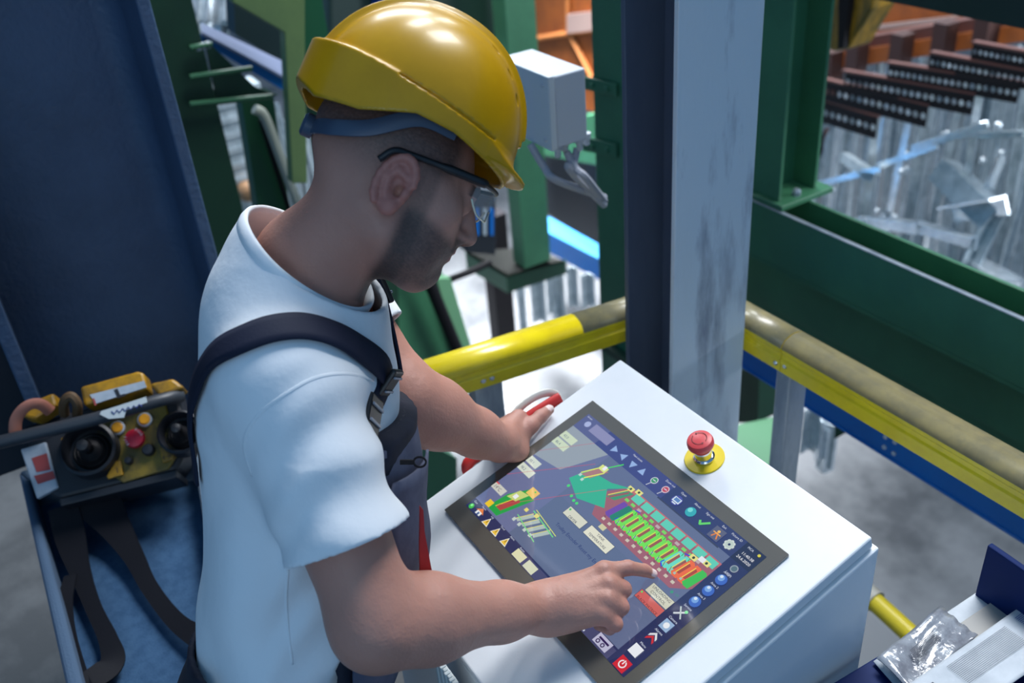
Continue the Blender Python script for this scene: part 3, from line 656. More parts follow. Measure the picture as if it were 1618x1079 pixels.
def text(s_, x, y, size, col, rot=0.0, align='LEFT'):
    cu = bpy.data.curves.new('t', 'FONT'); cu.body = s_; cu.size = size; cu.align_x = align; cu.resolution_u = 2
    ob = bpy.data.objects.new('t', cu); COL.objects.link(ob)
    dg = bpy.context.evaluated_depsgraph_get(); me = bpy.data.meshes.new_from_object(ob.evaluated_get(dg))
    lay[0] += 1; h = 0.0000035 * lay[0]; o = len(sv); cR, sR = math.cos(rot), math.sin(rot)
    for v in me.vertices: sv.append(tuple(L(x + v.co.x*cR - v.co.y*sR, y + v.co.x*sR + v.co.y*cR, h)))
    for p in me.polygons: sf.append([o + i for i in p.vertices]); scol.append(lin(col))
    bpy.data.objects.remove(ob); bpy.data.curves.remove(cu); bpy.data.meshes.remove(me)
NV = (34, 42, 88); TXT = (215, 220, 235)
rc(0, 0, LW, LH, (96, 108, 142))
rc(0, 20, 100, 222, (104, 112, 152)); rc(100, 20, 300, 120, (92, 106, 138))
poly2([(0, 140), (60, 150), (96, 222), (0, 222)], (150, 160, 170))
rc(0, 0, 375, 20, NV); rc(150, 0, 375, 17, (70, 72, 110))
rc(375, 0, LW, LH, NV); rc(0, 222, 375, LH, (58, 66, 128)); rc(225, 222, 375, LH, (44, 54, 104))
rc(375, 222, LW, LH, (26, 34, 66)); rc(0, 222, 60, 256, (86, 92, 140))
rc(220, 220, 352, 222.4, (52, 58, 86))
# bottom-left icons
text('Con', 4, 14, 5, TXT); circ(9, 6, 5, (60, 190, 70)); circ(8, 7.5, 2.5, (140, 240, 150))
poly2([(20, 9), (30, 17), (40, 9)], (228, 120, 30)); rc(24, 3, 36, 10, (235, 235, 235)); rc(28, 3, 32, 8, (60, 90, 150))
text('Home', 24, 17, 4.5, TXT); text('Log', 52, 17, 4.5, TXT); text('Trend', 80, 17, 4.5, TXT); text('Alarm', 108, 17, 4.5, TXT)
for x in (56, 83, 110):
    poly2([(x-8, 0.5), (x+8, 0.5), (x, 15.5)], (235, 235, 225)); poly2([(x-6, 1.8), (x+6, 1.8), (x, 13)], (240, 196, 60)); rc(x-0.8, 5, x+0.8, 10, (150, 110, 20))
rc(136, 1, 160, 15, (225, 222, 180)); rc(166, 1, 190, 15, (215, 218, 190)); text('Recipe', 137, 16, 4.5, TXT)
for x in (230, 262, 300): rc(x, 2, x+20, 5, TXT); rc(x, 7, x+14, 9, (60, 30, 90))
poly2([(338, 3), (366, 3), (366, 19), (338, 19)], (190, 188, 214)); circ(345, 8, 3.4, (46, 24, 84)); circ(345, 8, 1.8, (190, 188, 214)); circ(355, 8, 3.4, (46, 24, 84)); circ(355, 8, 1.8, (190, 188, 214)); rc(342, 12, 362, 15, (46, 24, 84))
line(300, 30, 312, 31, 1.6, (230, 230, 60))
# red zone with tank cells
poly2([(146, 166), (176, 206), (376, 206), (376, 150), (352, 130), (170, 132)], (158, 92, 104))
poly2([(176, 200), (376, 200), (376, 206), (176, 206)], (190, 104, 108))
for i in range(8):
    x = 192 + i*23.0; rc(x, 191, min(x+19.5, 375), 204, (96, 205, 180))
for i in range(12):
    x = 186 + i*14.4; rc(x, 183.5, x+8, 188, [(120, 215, 90), (190, 170, 170)][i % 3 == 2]); rc(x+1, 137, x+7, 141.5, (205, 196, 176)); text(str(26-i), x, 142.5, 4.2, (60, 50, 70))
def cell(x, col, slot=True, sc=(150, 84, 70)):
    poly2([(x-6, 149), (x-1, 146), (x+8, 146), (x+13, 178), (x+9, 181), (x+1, 181)], col)
    if slot:
        poly2([(x+1, 154), (x+6, 154), (x+9, 174), (x+4.5, 176)], sc); line(x, 153, x+3.5, 177, 1.4, (236, 220, 70)); rc(x-1.5, 149, x+2.5, 152.5, (170, 190, 175))
cell(188, (110, 66, 168), False); cell(199, (28, 128, 104), False)
line(206, 148, 214, 146, 1.6, (40, 40, 220)); line(204, 150, 206, 156, 1.6, (40, 40, 220)); line(214, 182, 224, 184, 1.6, (40, 40, 220))
for i in range(10): cell(211 + i*13.2, (112, 226, 74) if i < 8 else (104, 220, 196))
cell(339, (238, 104, 48), True, (170, 66, 40)); cell(352, (238, 104, 48), True, (170, 66, 40)); cell(363, (60, 190, 70), False)
for i in range(10):
    x = 207 + i*13.2; line(x+6, 146, x+3, 155, 1.1, (30, 150, 90)); circ(x-1, 146.5, 1.1, (240, 70, 40)); line(x+13, 176, x+12, 182, 1.2, (30, 170, 60))
line(312, 149, 318, 145, 1.7, (30, 40, 225)); line(311, 149, 313, 155, 1.7, (30, 40, 225)); line(326, 182, 336, 185, 1.7, (40, 40, 220))
for (x, y) in ((178, 203), (193, 207), (340, 186), (360, 192)):
    rc(x-6, y-4, x+6, y+4, (232, 226, 130)); circ(x, y, 2.2, (50, 60, 40))
rc(346, 188, 356, 196, (235, 235, 240))
# teal/green area with a carriage
poly2([(86, 150), (98, 182), (146, 190), (178, 204), (150, 178), (176, 152), (128, 134)], (52, 178, 142))
poly2([(160, 168), (176, 172), (190, 200), (176, 196)], (60, 150, 110)); line(164, 170, 182, 196, 3.5, (150, 84, 92)); line(160, 172, 178, 200, 1.6, (236, 226, 90))
poly2([(94, 168), (112, 172), (126, 200), (108, 196)], (170, 120, 120)); line(92, 170, 110, 200, 2.2, (226, 240, 90)); line(104, 166, 122, 194, 2.2, (226, 240, 90))
line(112, 196, 132, 226, 2.0, (70, 220, 90)); rc(106, 194, 122, 204, (222, 232, 130)); rc(112, 197, 118, 205, (240, 240, 250))
rc(92, 164, 97, 169, (190, 220, 210)); rc(102, 160, 107, 165, (190, 220, 210))
for (x, y) in ((98, 140), (118, 131), (128, 128), (136, 128)): circ(x, y, 2.6, (70, 220, 110))
# left green area
poly2([(30, 24), (58, 24), (80, 84), (56, 92), (36, 62)], (24, 160, 66)); poly2([(42, 34), (54, 34), (66, 66), (54, 70)], (176, 66, 60)); line(40, 34, 56, 72, 1.8, (220, 210, 60))
rc(22, 24, 34, 36, (238, 200, 40)); poly2([(38, 58), (58, 62), (66, 84), (46, 80)], (200, 214, 120)); rc(46, 64, 54, 72, (240, 240, 245)); rc(56, 84, 76, 99, (238, 196, 96)); circ(68, 95, 1.6, (60, 200, 80))
rc(0, 51, 30, 64, (206, 206, 196)); text('14°C', 3, 54, 8.4, (40, 40, 60)); rc(0, 62, 8, 64, (220, 60, 60))
# white value boxes on the left
for (x, y) in ((0, 104), (0, 122), (8, 104)): rc(x, y, x+28, y+14, (214, 222, 206))
text('98.2', 4, 108, 7, (70, 90, 120)); text('90.1', 4, 126, 7, (70, 90, 120))
for (x, y) in ((0, 176), (0, 193)): rc(x, y, x+34, y+14, (206, 220, 190))
text('85.4', 5, 180, 7, (70, 90, 120)); text('42.0', 5, 197, 7, (70, 90, 120))
# conveyor drawing
for i in range(4): poly2([(86+i*15, 44), (93+i*15, 42), (108+i*15, 66), (101+i*15, 68)], (176, 190, 182)); line(86+i*15, 44, 101+i*15, 69, 1.2, (232, 220, 100)); rc(82+i*15, 38, 88+i*15, 44, (196, 208, 200))
line(82, 50, 145, 38, 1.6, (120, 216, 130)); line(96, 72, 160, 64, 1.8, (110, 216, 130)); line(98, 76, 162, 68, 1.2, (220, 226, 100)); rc(104, 66, 112, 73, (232, 220, 120)); rc(82, 62, 89, 68, (232, 220, 120))
# red thin lines
line(0, 84, 96, 196, 0.7, (200, 80, 100)); line(40, 36, 150, 176, 0.7, (200, 80, 100)); line(0, 150, 60, 222, 0.6, (190, 90, 110))
# buttons with words
def button(x0, y0, x1, y1, col, lines, size=6.5, tc=(40, 42, 66)):
    rc(x0-0.6, y0-0.6, x1+0.6, y1+0.6, (70, 76, 96)); rc(x0, y0, x1, y1, col)
    for i, s_ in enumerate(lines): text(s_, (x0+x1)/2, y1 - (y1-y0)*(i+1)/(len(lines)+0.25) + (1.0 if len(lines) > 1 else -0.4) - (2.0 if len(lines) == 1 else 0), size, tc, 0, 'CENTER')
button(134, 102, 178, 118, (216, 216, 196), ['DRYER']); circ(138, 114, 2, (60, 190, 80))
text('DRYER', 0, -40, 0.01, TXT)
button(187, 102, 243, 119, (228, 226, 204), ['TANK', 'TEMPERATURE'], 6.2)
rc(196, 124, 208, 132, (210, 204, 160))
text('Trolley Encoder Reset my Enc', 143, 80, 8.6, (38, 52, 110))
button(331, 104, 375, 120, (206, 206, 186), ['UNLOADING', 'CONTROL'], 6.2)
button(327, 88, 375, 102, (206, 96, 92), ['BLACK MATRICE'], 5.6, (90, 30, 40)); circ(330, 99, 1.6, (90, 220, 110))
text('GS', 366, 128, 5, (60, 150, 120)); circ(360, 128, 2.4, (60, 150, 120))
# top bar icons
circ(18, 240, 6, (170, 180, 220)); rc(30, 232, 80, 250, (140, 140, 180)); text('Screen', 4, 250, 4.5, TXT)
for x, dr_ in ((96, 0), (119, 2), (143, 3), (165, 1)):
    a0_ = dr_*math.pi/2; poly2([(x + 8*math.cos(a0_ + k*2*math.pi/3), 236 + 8*math.sin(a0_ + k*2*math.pi/3)) for k in range(3)], (150, 178, 226))
text('Navi zoom', 128, 248, 5, TXT)
circ(193, 238, 6.4, (205, 210, 220)); circ(193, 238, 5, (60, 150, 100)); rc(190, 237.3, 196, 238.7, TXT); line(192, 232, 189, 224, 1.2, (205, 210, 220))
circ(219, 238, 6.4, (225, 200, 210)); circ(219, 238, 5, (190, 70, 90)); rc(216, 237.3, 222, 238.7, TXT); line(218, 232, 215, 224, 1.2, (205, 210, 220))
text('Zoom out', 206, 249, 5, TXT)
circ(247, 236, 9, (70, 74, 160)); rc(240, 232, 254, 241, (215, 228, 240)); rc(242, 234, 252, 240, (90, 130, 190)); rc(243, 229, 251, 231, (215, 228, 240)); text('Open', 241, 249, 5, TXT)
circ(278, 236, 8.5, (50, 170, 180)); circ(275, 238, 4, (120, 220, 215)); text('About', 271, 249, 5, TXT)
line(299, 236, 304, 230, 3.6, (100, 215, 100)); line(303, 230, 314, 242, 3.6, (100, 215, 100)); text('Sign out', 296, 249, 5, TXT)
rc(324, 225, 344, 246, (90, 94, 120)); circ(334, 240, 2.4, (240, 190, 90)); line(334, 238, 330, 228, 2, (232, 130, 40)); line(334, 238, 340, 228, 2, (232, 130, 40)); line(327, 236, 341, 236, 1.8, (240, 170, 70)); text('Exit', 330, 249, 5, TXT)
for k in range(8): circ(360 + 6*math.cos(k*math.pi/4), 235 + 6*math.sin(k*math.pi/4), 2.8, (206, 216, 210))
circ(360, 235, 6, (190, 206, 196)); circ(360, 235, 2, NV); text('Picture ID', 349, 249, 5, TXT)
text('11:40:38', 393, 236, 6.4, (240, 240, 245), 0, 'CENTER'); text('24.6.2020', 393, 228, 6.4, (240, 240, 245), 0, 'CENTER'); text('PICA', 382, 248, 5, TXT); circ(403, 250, 2.4, (220, 210, 60))
# right bar icons
for y, lb in ((188, 'Area 1'), (164, 'Area 2'), (140, 'Area 3')):
    circ(394, y, 8.5, (58, 100, 190)); circ(392, y+2, 5, (120, 165, 225)); circ(391, y+4, 2.4, (215, 230, 245)); text(lb, 394, y+10.2, 5, TXT, 0, 'CENTER')
circ(394, 212, 6, (150, 160, 170)); circ(394, 212, 4.4, (84, 110, 120)); text('Lamp', 394, 200, 5, TXT, 0, 'CENTER')
line(386, 108, 400, 122, 2.6, (215, 222, 228)); line(386, 122, 400, 108, 2.2, (190, 205, 205)); circ(398, 121, 2.5, (100, 220, 140)); text('Service', 394, 126, 5, TXT, 0, 'CENTER')
rc(386, 81, 402, 97, (150, 180, 214)); circ(394, 89, 4.6, (236, 240, 245)); text('Camera', 394, 99.5, 5, TXT, 0, 'CENTER')
for k in range(2): poly2([(387, 56+6*k), (394, 63+6*k), (401, 56+6*k), (401, 60+6*k), (394, 67+6*k), (387, 60+6*k)], [(205, 40, 46), (225, 225, 230)][k])
text('Alarms', 394, 74, 5, TXT, 0, 'CENTER')
rc(385, 28, 401, 44, (236, 238, 244)); text('Menu', 394, 46.5, 5, TXT, 0, 'CENTER')
rc(386, 1, 406, 20, (206, 30, 44)); circ(396, 10.5, 6, (245, 235, 238)); circ(396, 10.5, 4.2, (206, 30, 44)); rc(394, 11, 398, 18, (206, 30, 44)); rc(395.1, 10, 396.9, 17, (245, 235, 238))
me = bpy.data.meshes.new('display_picture'); me.from_pydata(sv, [], sf); me.update()
ca = me.color_attributes.new('Col', 'FLOAT_COLOR', 'CORNER')
arr = np.ones((len(me.loops), 4), np.float32); li = 0
for p, c in zip(me.polygons, scol):
    for _ in range(p.loop_total): arr[p.loop_start + _, :3] = c
ca.data.foreach_set('color', arr.ravel())
finish('display_picture', me, scm, panel)

# emergency stop
es = MB().lathe(DE, DN, [(0.031, 0), (0.031, 0.002), (0.0302, 0.0026), (0.012, 0.0026)], 40).build('emergency_stop', mat('legend_yellow', (0.80, 0.60, 0.01), 0.4), desk, smooth='auto')
tag(es, 'red mushroom emergency stop on a round yellow plate')
MB().lathe(DE, DN, [(0.0165, 0.002), (0.0165, 0.006), (0.0145, 0.008), (0.0135, 0.008), (0.0135, 0.020), (0.0150, 0.021), (0.0150, 0.0245), (0.0125, 0.026), (0.012, 0.030)], 28).build('collar', CHROME, es, smooth='auto')
MB().lathe(DE, DN, [(0.012, 0.030), (0.0185, 0.031), (0.0205, 0.034), (0.0205, 0.040), (0.0185, 0.0445), (0.013, 0.0465), (0.0001, 0.047)], 36).build('mushroom_button', mat('estop_red', (0.72, 0.07, 0.075), 0.4), es, smooth='auto')
q = MB()
for k in range(2):
    for i in range(14):
        a0_ = k*math.pi + 0.25 + i*0.18; a1_ = a0_ + 0.18
        e1_ = DX; e2_ = DS
        pt = lambda r, a: DE + DN*0.0474 + e1_*r*math.cos(a) + e2_*r*math.sin(a)
        q.add([pt(0.0108, a0_), pt(0.0118, a0_), pt(0.0118, a1_), pt(0.0108, a1_)], [(0, 1, 2, 3)])
    q.add([pt(0.0090, a1_), pt(0.0135, a1_), pt(0.0113, a1_+0.25)], [(0, 1, 2)])
q.build('turn_arrows', mat('dark_red', (0.16, 0.01, 0.012), 0.5), es)

# red grab handle with pale sleeve at the desk's left side, held by the left hand
hx = U0 - 0.022
t = thing('red_strap_handle', 'red handle with a pale ring hooked at the desk side under the left hand', 'handle', (hx, 0.62, 1.0))
pts = [DU(hx+0.01, -0.272, -0.055), DU(hx, -0.270, -0.014), DU(hx-0.002, -0.23, -0.010), DU(hx-0.002, -0.15, -0.008), DU(hx+0.006, -0.082, -0.006), DU(hx+0.008, -0.070, -0.006)]
MB().tube(spline(pts, 6), 0.0105, 12).build('grip', RED, t, smooth='auto')
cpt = DU(hx-0.006, -0.125, -0.014)
ring = [cpt + DS*0.055*math.cos(a) + V(-0.5, 0, 0.866)*0.026*math.sin(a) for a in np.linspace(-0.3, math.pi+0.3, 26)]
MB().tube(ring, 0.0075, 10, flat=0.7).build('ring_sleeve', mat('cream_plastic', (0.72, 0.70, 0.62), 0.4), t, smooth='auto')
# ------------------------------------------------------------------ signed-distance modelling for the man
import openvdb as vdb
class Field:
    def __init__(s, lo, hi, h):
        s.lo = np.array(lo, float); s.h = h; s.n = np.ceil((np.array(hi) - s.lo) / h).astype(int) + 1
        s.a = np.full(s.n, 0.05, np.float32)
    def win(s, bl, bh):
        i0 = np.maximum(np.floor((np.array(bl) - s.lo) / s.h).astype(int), 0); i1 = np.minimum(np.ceil((np.array(bh) - s.lo) / s.h).astype(int) + 1, s.n)
        if np.any(i1 <= i0): return None
        ax = [(s.lo[k] + s.h * np.arange(i0[k], i1[k])).astype(np.float32) for k in range(3)]
        X = ax[0][:, None, None]; Y = ax[1][None, :, None]; Z = ax[2][None, None, :]
        return tuple(slice(i0[k], i1[k]) for k in range(3)), X, Y, Z
    def comb(s, sl, d, k, op):
        a = s.a[sl]
        if op == 'u':
            if k > 0: hh = np.maximum(k - np.abs(a - d), 0) / k; s.a[sl] = np.minimum(a, d) - hh*hh*k*0.25
            else: s.a[sl] = np.minimum(a, d)
        elif op == 's':
            d = -d
            if k > 0: hh = np.maximum(k - np.abs(a - d), 0) / k; s.a[sl] = np.maximum(a, d) + hh*hh*k*0.25
            else: s.a[sl] = np.maximum(a, d)
    def cone(s, a, b, ra, rb, k=0.02, op='u'):
        a = np.array(a, float); b = np.array(b, float); R = max(ra, rb) + k + 0.02
        w_ = s.win(np.minimum(a, b) - R, np.maximum(a, b) + R)
        if w_ is None: return
        sl, X, Y, Z = w_; ab = b - a; L2 = ab @ ab + 1e-12
        px, py, pz = X - a[0], Y - a[1], Z - a[2]
        t = np.clip((px*ab[0] + py*ab[1] + pz*ab[2]) / L2, 0, 1)
        d = np.sqrt((px - t*ab[0])**2 + (py - t*ab[1])**2 + (pz - t*ab[2])**2) - (ra + (rb - ra)*t)
        s.comb(sl, d, k, op)
    def ell(s, c, r, F=None, k=0.02, op='u'):     # F rows: three axes
        c = np.array(c, float); F = np.eye(3) if F is None else np.array(F, float)
        ext = np.sqrt(((F * np.array(r)[:, None])**2).sum(0)) + k + 0.02
        w_ = s.win(c - ext, c + ext)
        if w_ is None: return
        sl, X, Y, Z = w_; px, py, pz = X - c[0], Y - c[1], Z - c[2]
        q = [px*F[i][0] + py*F[i][1] + pz*F[i][2] for i in range(3)]
        k0 = np.sqrt(sum((q[i]/r[i])**2 for i in range(3))); k1 = np.sqrt(sum((q[i]/r[i]**2)**2 for i in range(3))) + 1e-9
        s.comb(sl, k0*(k0 - 1)/k1, k, op)
    def chain(s, pts, rs, k=0.01):
        for i in range(len(pts) - 1): s.cone(pts[i], pts[i+1], rs[i], rs[i+1], k)
    def mesh(s, iso=0.0):
        g_ = vdb.FloatGrid(0.05); g_.copyFromArray(np.ascontiguousarray(s.a), tolerance=0.0)
        pts, tri, quad = g_.convertToPolygons(iso, 0.0)
        return np.asarray(pts, float) * s.h + s.lo, np.asarray(tri), np.asarray(quad)
    def grid(s):
        X = (s.lo[0] + s.h*np.arange(s.n[0]))[:, None, None]; Y = (s.lo[1] + s.h*np.arange(s.n[1]))[None, :, None]; Z = (s.lo[2] + s.h*np.arange(s.n[2]))[None, None, :]
        return X, Y, Z
def fast_mesh(name, pts, tri, quad):
    me = bpy.data.meshes.new(name); nt_, nq = len(tri), len(quad)
    me.vertices.add(len(pts)); me.vertices.foreach_set('co', pts.astype(np.float32).ravel())
    # vdb winds its faces inwards, so flip
    tri = tri[:, ::-1] if nt_ else tri.reshape(0, 3); quad = quad[:, ::-1] if nq else quad.reshape(0, 4)
    idx = np.concatenate([tri.ravel(), quad.ravel()]).astype(np.int32)
    me.loops.add(len(idx)); me.loops.foreach_set('vertex_index', idx)
    me.polygons.add(nt_ + nq)
    st = np.concatenate([np.arange(nt_)*3, nt_*3 + np.arange(nq)*4]).astype(np.int32)
    me.polygons.foreach_set('loop_start', st)
    me.polygons.foreach_set('use_smooth', np.ones(nt_ + nq, bool))
    me.update(calc_edges=True); me.validate()
    return me
def cam_dir(v): return RM @ np.array(v, float)
def nrm(v): v = np.array(v, float); return v / np.linalg.norm(v)

# joints ---------------------------------------------------------------
HR = nrm(cam_dir((0.26, 0.13, -0.95)))
HF = cam_dir((0.92, 0.39, 0.0)); HF = nrm(HF - HR*(HF @ HR)); HU = np.cross(HR, HF)
HO = P(615, 300, d=1.20); HS = 1.02
def H(f, u, r): return HO + (HF*f + HU*u + HR*r)*HS
NB = P(482, 412, d=1.235)
S_R = P(450, 600, d=1.135); S_L = P(530, 470, d=1.46)
E_R = P(596, 985, d=1.14); W_R = D(858, 960, 0.062)
E_L = P(640, 632, d=1.46); W_L = D(788, 700, 0.050)
WC = P(462, 1040, d=1.36)
TU = nrm(NB - WC); TR = S_R - S_L; TR = nrm(TR - TU*(TR @ TU)); TF = np.cross(TU, TR); TFR = [TF, TU, TR]
def T(f, u, r): return WC + TF*f + TU*u + TR*r
TL = np.linalg.norm(NB - WC)
print('man: upper arm', np.linalg.norm(S_R-E_R), 'forearm', np.linalg.norm(E_R-W_R), 'L', np.linalg.norm(S_L-E_L), np.linalg.norm(E_L-W_L), 'sh', np.linalg.norm(S_R-S_L), 'torso', TL, 'TF', TF, 'TR', TR, 'HO', HO, 'WC', WC, 'HF', HF, 'HU', HU)

man = thing('person', 'man in yellow hard hat, white t-shirt and dark bib overalls pointing at the touch screen', 'person', (WC[0]-0.02, WC[1]-0.05, 0))

# ------------------------------------------------------------------ skin: head, neck, arms and hands in one surface
B = Field((-1.50, -0.02, 0.96), (-0.58, 0.80, 1.90), 0.0023)
# torso core under the shirt
B.ell(T(0.0, TL*0.62, 0), (0.085, 0.17, 0.135), TFR, 0.03)
B.cone(S_R, T(0, TL*0.88, 0), 0.052, 0.055, 0.04); B.cone(S_L, T(0, TL*0.88, 0), 0.052, 0.055, 0.04)
B.cone(T(-0.01, TL*0.9, 0), NB, 0.07, 0.06, 0.04)
# neck
hb = H(-0.028, -0.035, 0)
B.cone(NB - TU*0.02, hb, 0.063, 0.056, 0.03); B.cone(NB + TF*0.03, H(0.0, -0.03, 0), 0.046, 0.044, 0.03)
B.cone(NB + TF*0.045 + TR*0.02, H(-0.02, -0.03, 0.05), 0.014, 0.014, 0.03)
HFR = [HF, HU, HR]
def he(c, r, k=0.012, op='u', rot=None): B.ell(H(*c), np.array(r)*HS, HFR if rot is None else rot, k, op)
def hc(a, b_, ra, rb, k=0.012, op='u'): B.cone(H(*a), H(*b_), ra*HS, rb*HS, k, op)
he((-0.014, 0.048, 0), (0.098, 0.088, 0.077), 0.03)
he((0.036, -0.006, 0), (0.058, 0.080, 0.060), 0.03)
he((0.030, -0.050, 0), (0.046, 0.040, 0.046), 0.03)
for sg in (-1, 1):
    hc((0.006, -0.050, sg*0.050), (0.068, -0.084, sg*0.014), 0.014, 0.015, 0.03)
    he((0.060, -0.002, sg*0.046), (0.020, 0.018, 0.018), 0.03)
    he((0.099, 0.017, sg*0.033), (0.012, 0.012, 0.017), 0.012, 's')
    he((0.081, 0.016, sg*0.031), (0.0135, 0.0125, 0.0145), 0.004)
    he((0.100, -0.018, sg*0.0115), (0.010, 0.007, 0.0075), 0.006)
    he((0.055, -0.045, sg*0.035), (0.022, 0.026, 0.014), 0.03)
hc((0.086, 0.037, -0.034), (0.086, 0.037, 0.034), 0.011, 0.011, 0.016)
hc((0.092, 0.026, 0), (0.112, -0.012, 0), 0.0085, 0.0105, 0.010)
he((0.110, -0.016, 0), (0.011, 0.009, 0.010), 0.006)
he((0.072, -0.036, 0), (0.026, 0.030, 0.032), 0.02)
he((0.086, -0.0300, 0), (0.0135, 0.0095, 0.024), 0.010)
he((0.094, -0.0390, 0), (0.0085, 0.0045, 0.021), 0.006)
he((0.092, -0.0480, 0), (0.0085, 0.0055, 0.019), 0.006)
hc((0.102, -0.0437, -0.020), (0.102, -0.0437, 0.020), 0.0022, 0.0022, 0.003, 's')
he((0.080, -0.074, 0), (0.016, 0.015, 0.020), 0.014)
for sg in (-1, 1): he((0.104, -0.0250, sg*0.006), (0.004, 0.003, 0.003), 0.002, 's')
# ears
for sg in (-1, 1):
    er = [nrm(HF*0.97 - HU*0.12 + HR*sg*0.22), nrm(HU + HF*0.12), nrm(HR*sg - HF*0.24)]
    ec = H(-0.006, 0.002, sg*0.079)
    q = lambda a, u_, o_: ec + er[0]*a*HS + er[1]*u_*HS + er[2]*o_*HS
    B.ell(ec, np.array((0.021, 0.034, 0.0075))*HS, er, 0.010)
    B.ell(q(0.004, 0.001, 0.012), np.array((0.0115, 0.020, 0.010))*HS, er, 0.004, 's')
    B.ell(q(0.007, -0.004, 0.006), np.array((0.006, 0.008, 0.012))*HS, er, 0.003, 's')
    hp = [q(0.020*math.cos(a), 0.033*math.sin(a), 0.006) for a in np.linspace(0.25, math.pi*1.30, 12)]
    B.chain(hp, [0.0045]*12, 0.004)
    B.chain([q(0.009, 0.012, 0.006), q(-0.004, 0.016, 0.0055), q(-0.010, 0.004, 0.005), q(-0.006, -0.012, 0.005)], [0.0035]*4, 0.005)
    B.ell(q(0.006, -0.026, 0.004), np.array((0.009, 0.009, 0.006))*HS, er, 0.008)
    B.ell(q(0.0155, -0.004, 0.006), np.array((0.005, 0.007, 0.004))*HS, er, 0.004)

# right arm
def lerp(a, b_, t): return a*(1-t) + b_*t
B.cone(S_R, lerp(S_R, E_R, 0.45), 0.062, 0.056, 0.03); B.cone(lerp(S_R, E_R, 0.45), E_R, 0.056, 0.049, 0.03)
B.cone(E_R, lerp(E_R, W_R, 0.28), 0.050, 0.050, 0.035); B.cone(lerp(E_R, W_R, 0.28), lerp(E_R, W_R, 0.72), 0.050, 0.036, 0.03); B.cone(lerp(E_R, W_R, 0.72), W_R, 0.036, 0.0295, 0.02)
fa = nrm(W_R - E_R)
# right hand: joints given as pixel and height above the desk top
def J(px, py, h): return D(px, py, h)
K = [J(956, 903, 0.058), J(962, 926, 0.056), J(960, 949, 0.052), J(952, 972, 0.044)]
cmc = [lerp(W_R, K[i], 0.22) + (K[i] - K[1])*0.35*(1 if True else 0) for i in range(4)]
for i in range(4): B.cone(cmc[i], K[i], 0.0185, [0.0130, 0.0135, 0.0125, 0.0115][i], 0.016)
B.ell(lerp(W_R, lerp(K[1], K[2], 0.5), 0.45) - DN*0.004, (0.034, 0.030, 0.016), [nrm(lerp(K[1], K[2], .5)-W_R), nrm(np.cross(DN, nrm(lerp(K[1], K[2], .5)-W_R))), nrm(DN)], 0.02)
B.cone(W_R, lerp(W_R, K[1], 0.35), 0.0285, 0.024, 0.02); B.cone(W_R - DN*0.002, lerp(W_R, K[2], 0.3), 0.028, 0.026, 0.02)
fing = [[K[0], J(992, 897, 0.046), J(1018, 901, 0.024), J(1031, 906.5, 0.0125)],
        [K[1], J(984, 931, 0.036), J(979, 944, 0.015), J(958, 944, 0.014)],
        [K[2], J(981, 959, 0.032), J(974, 970, 0.014), J(952, 966, 0.014)],
        [K[3], J(972, 986, 0.027), J(963, 993, 0.012), J(945, 988, 0.013)]]
frad = [(0.0125, 0.0103, 0.0088, 0.0070), (0.0130, 0.0118, 0.0098, 0.0082), (0.0122, 0.0112, 0.0095, 0.0078), (0.0112, 0.0100, 0.0085, 0.0070)]
for i, (fp, fr) in enumerate(zip(fing, frad)):
    B.cone(fp[0], fp[1], fr[0], fr[1], 0.008); B.cone(fp[1], fp[2], fr[1], fr[2], 0.004); B.cone(fp[2], fp[3], fr[2], fr[3], 0.003)
    B.ell(K[i] + DN*0.006, (0.0105, 0.0105, 0.009), None, 0.006)
for i in range(4): B.cone(lerp(W_R, K[i], 0.35) + DN*0.0125, K[i] + DN*0.010, 0.0022, 0.003, 0.010)      # tendons
th_ = [lerp(W_R, K[0], 0.25) - DN*0.012, J(912, 930, 0.030), J(938, 935, 0.020), J(958, 930, 0.013)]
B.cone(th_[0], th_[1], 0.019, 0.0135, 0.012); B.cone(th_[1], th_[2], 0.0130, 0.0105, 0.005); B.cone(th_[2], th_[3], 0.0105, 0.0085, 0.004)

for fp in fing + [th_]:
    pass
# left arm
B.cone(S_L, E_L, 0.058, 0.048, 0.03)
B.cone(E_L, lerp(E_L, W_L, 0.3), 0.053, 0.050, 0.035); B.cone(lerp(E_L, W_L, 0.3), lerp(E_L, W_L, 0.75), 0.050, 0.037, 0.03); B.cone(lerp(E_L, W_L, 0.75), W_L, 0.037, 0.031, 0.02)
# left hand gripping the left edge of the desk
KL = [J(826, 666, 0.030), J(818, 672, 0.012), J(806, 682, 0.004), J(792, 694, 0.0)]
KL = [k_ + V(-0.012 - 0.004*i, 0, 0) for i, k_ in enumerate(KL)]
for i in range(4): B.cone(lerp(W_L, KL[i], 0.15), KL[i], 0.019, [0.0145, 0.0135, 0.013, 0.012][i], 0.016)
tL = [J(806, 700, 0.022), J(838, 673, 0.022), J(854, 658, 0.018), J(868, 647, 0.014)]
B.cone(lerp(W_L, tL[0], 0.3), tL[0], 0.026, 0.021, 0.015)
B.cone(tL[0], tL[1], 0.0205, 0.0135, 0.010); B.cone(tL[1], tL[2], 0.0132, 0.0115, 0.005); B.cone(tL[2], tL[3], 0.0118, 0.0085, 0.003)
B.ell(J(816, 712, 0.014), (0.022, 0.020, 0.014), None, 0.02)
for i in range(4):
    a_ = KL[i]; b1 = a_ + V(-0.018, 0.012, -0.036); b2 = b1 + V(0.004, 0.004, -0.024); b3 = b2 + V(0.006, 0.0, -0.014)
    B.cone(a_, b1, 0.0128, 0.0108, 0.006); B.cone(b1, b2, 0.0108, 0.0095, 0.004); B.cone(b2, b3, 0.0095, 0.008, 0.003)
bp, bt, bq = B.mesh(); 
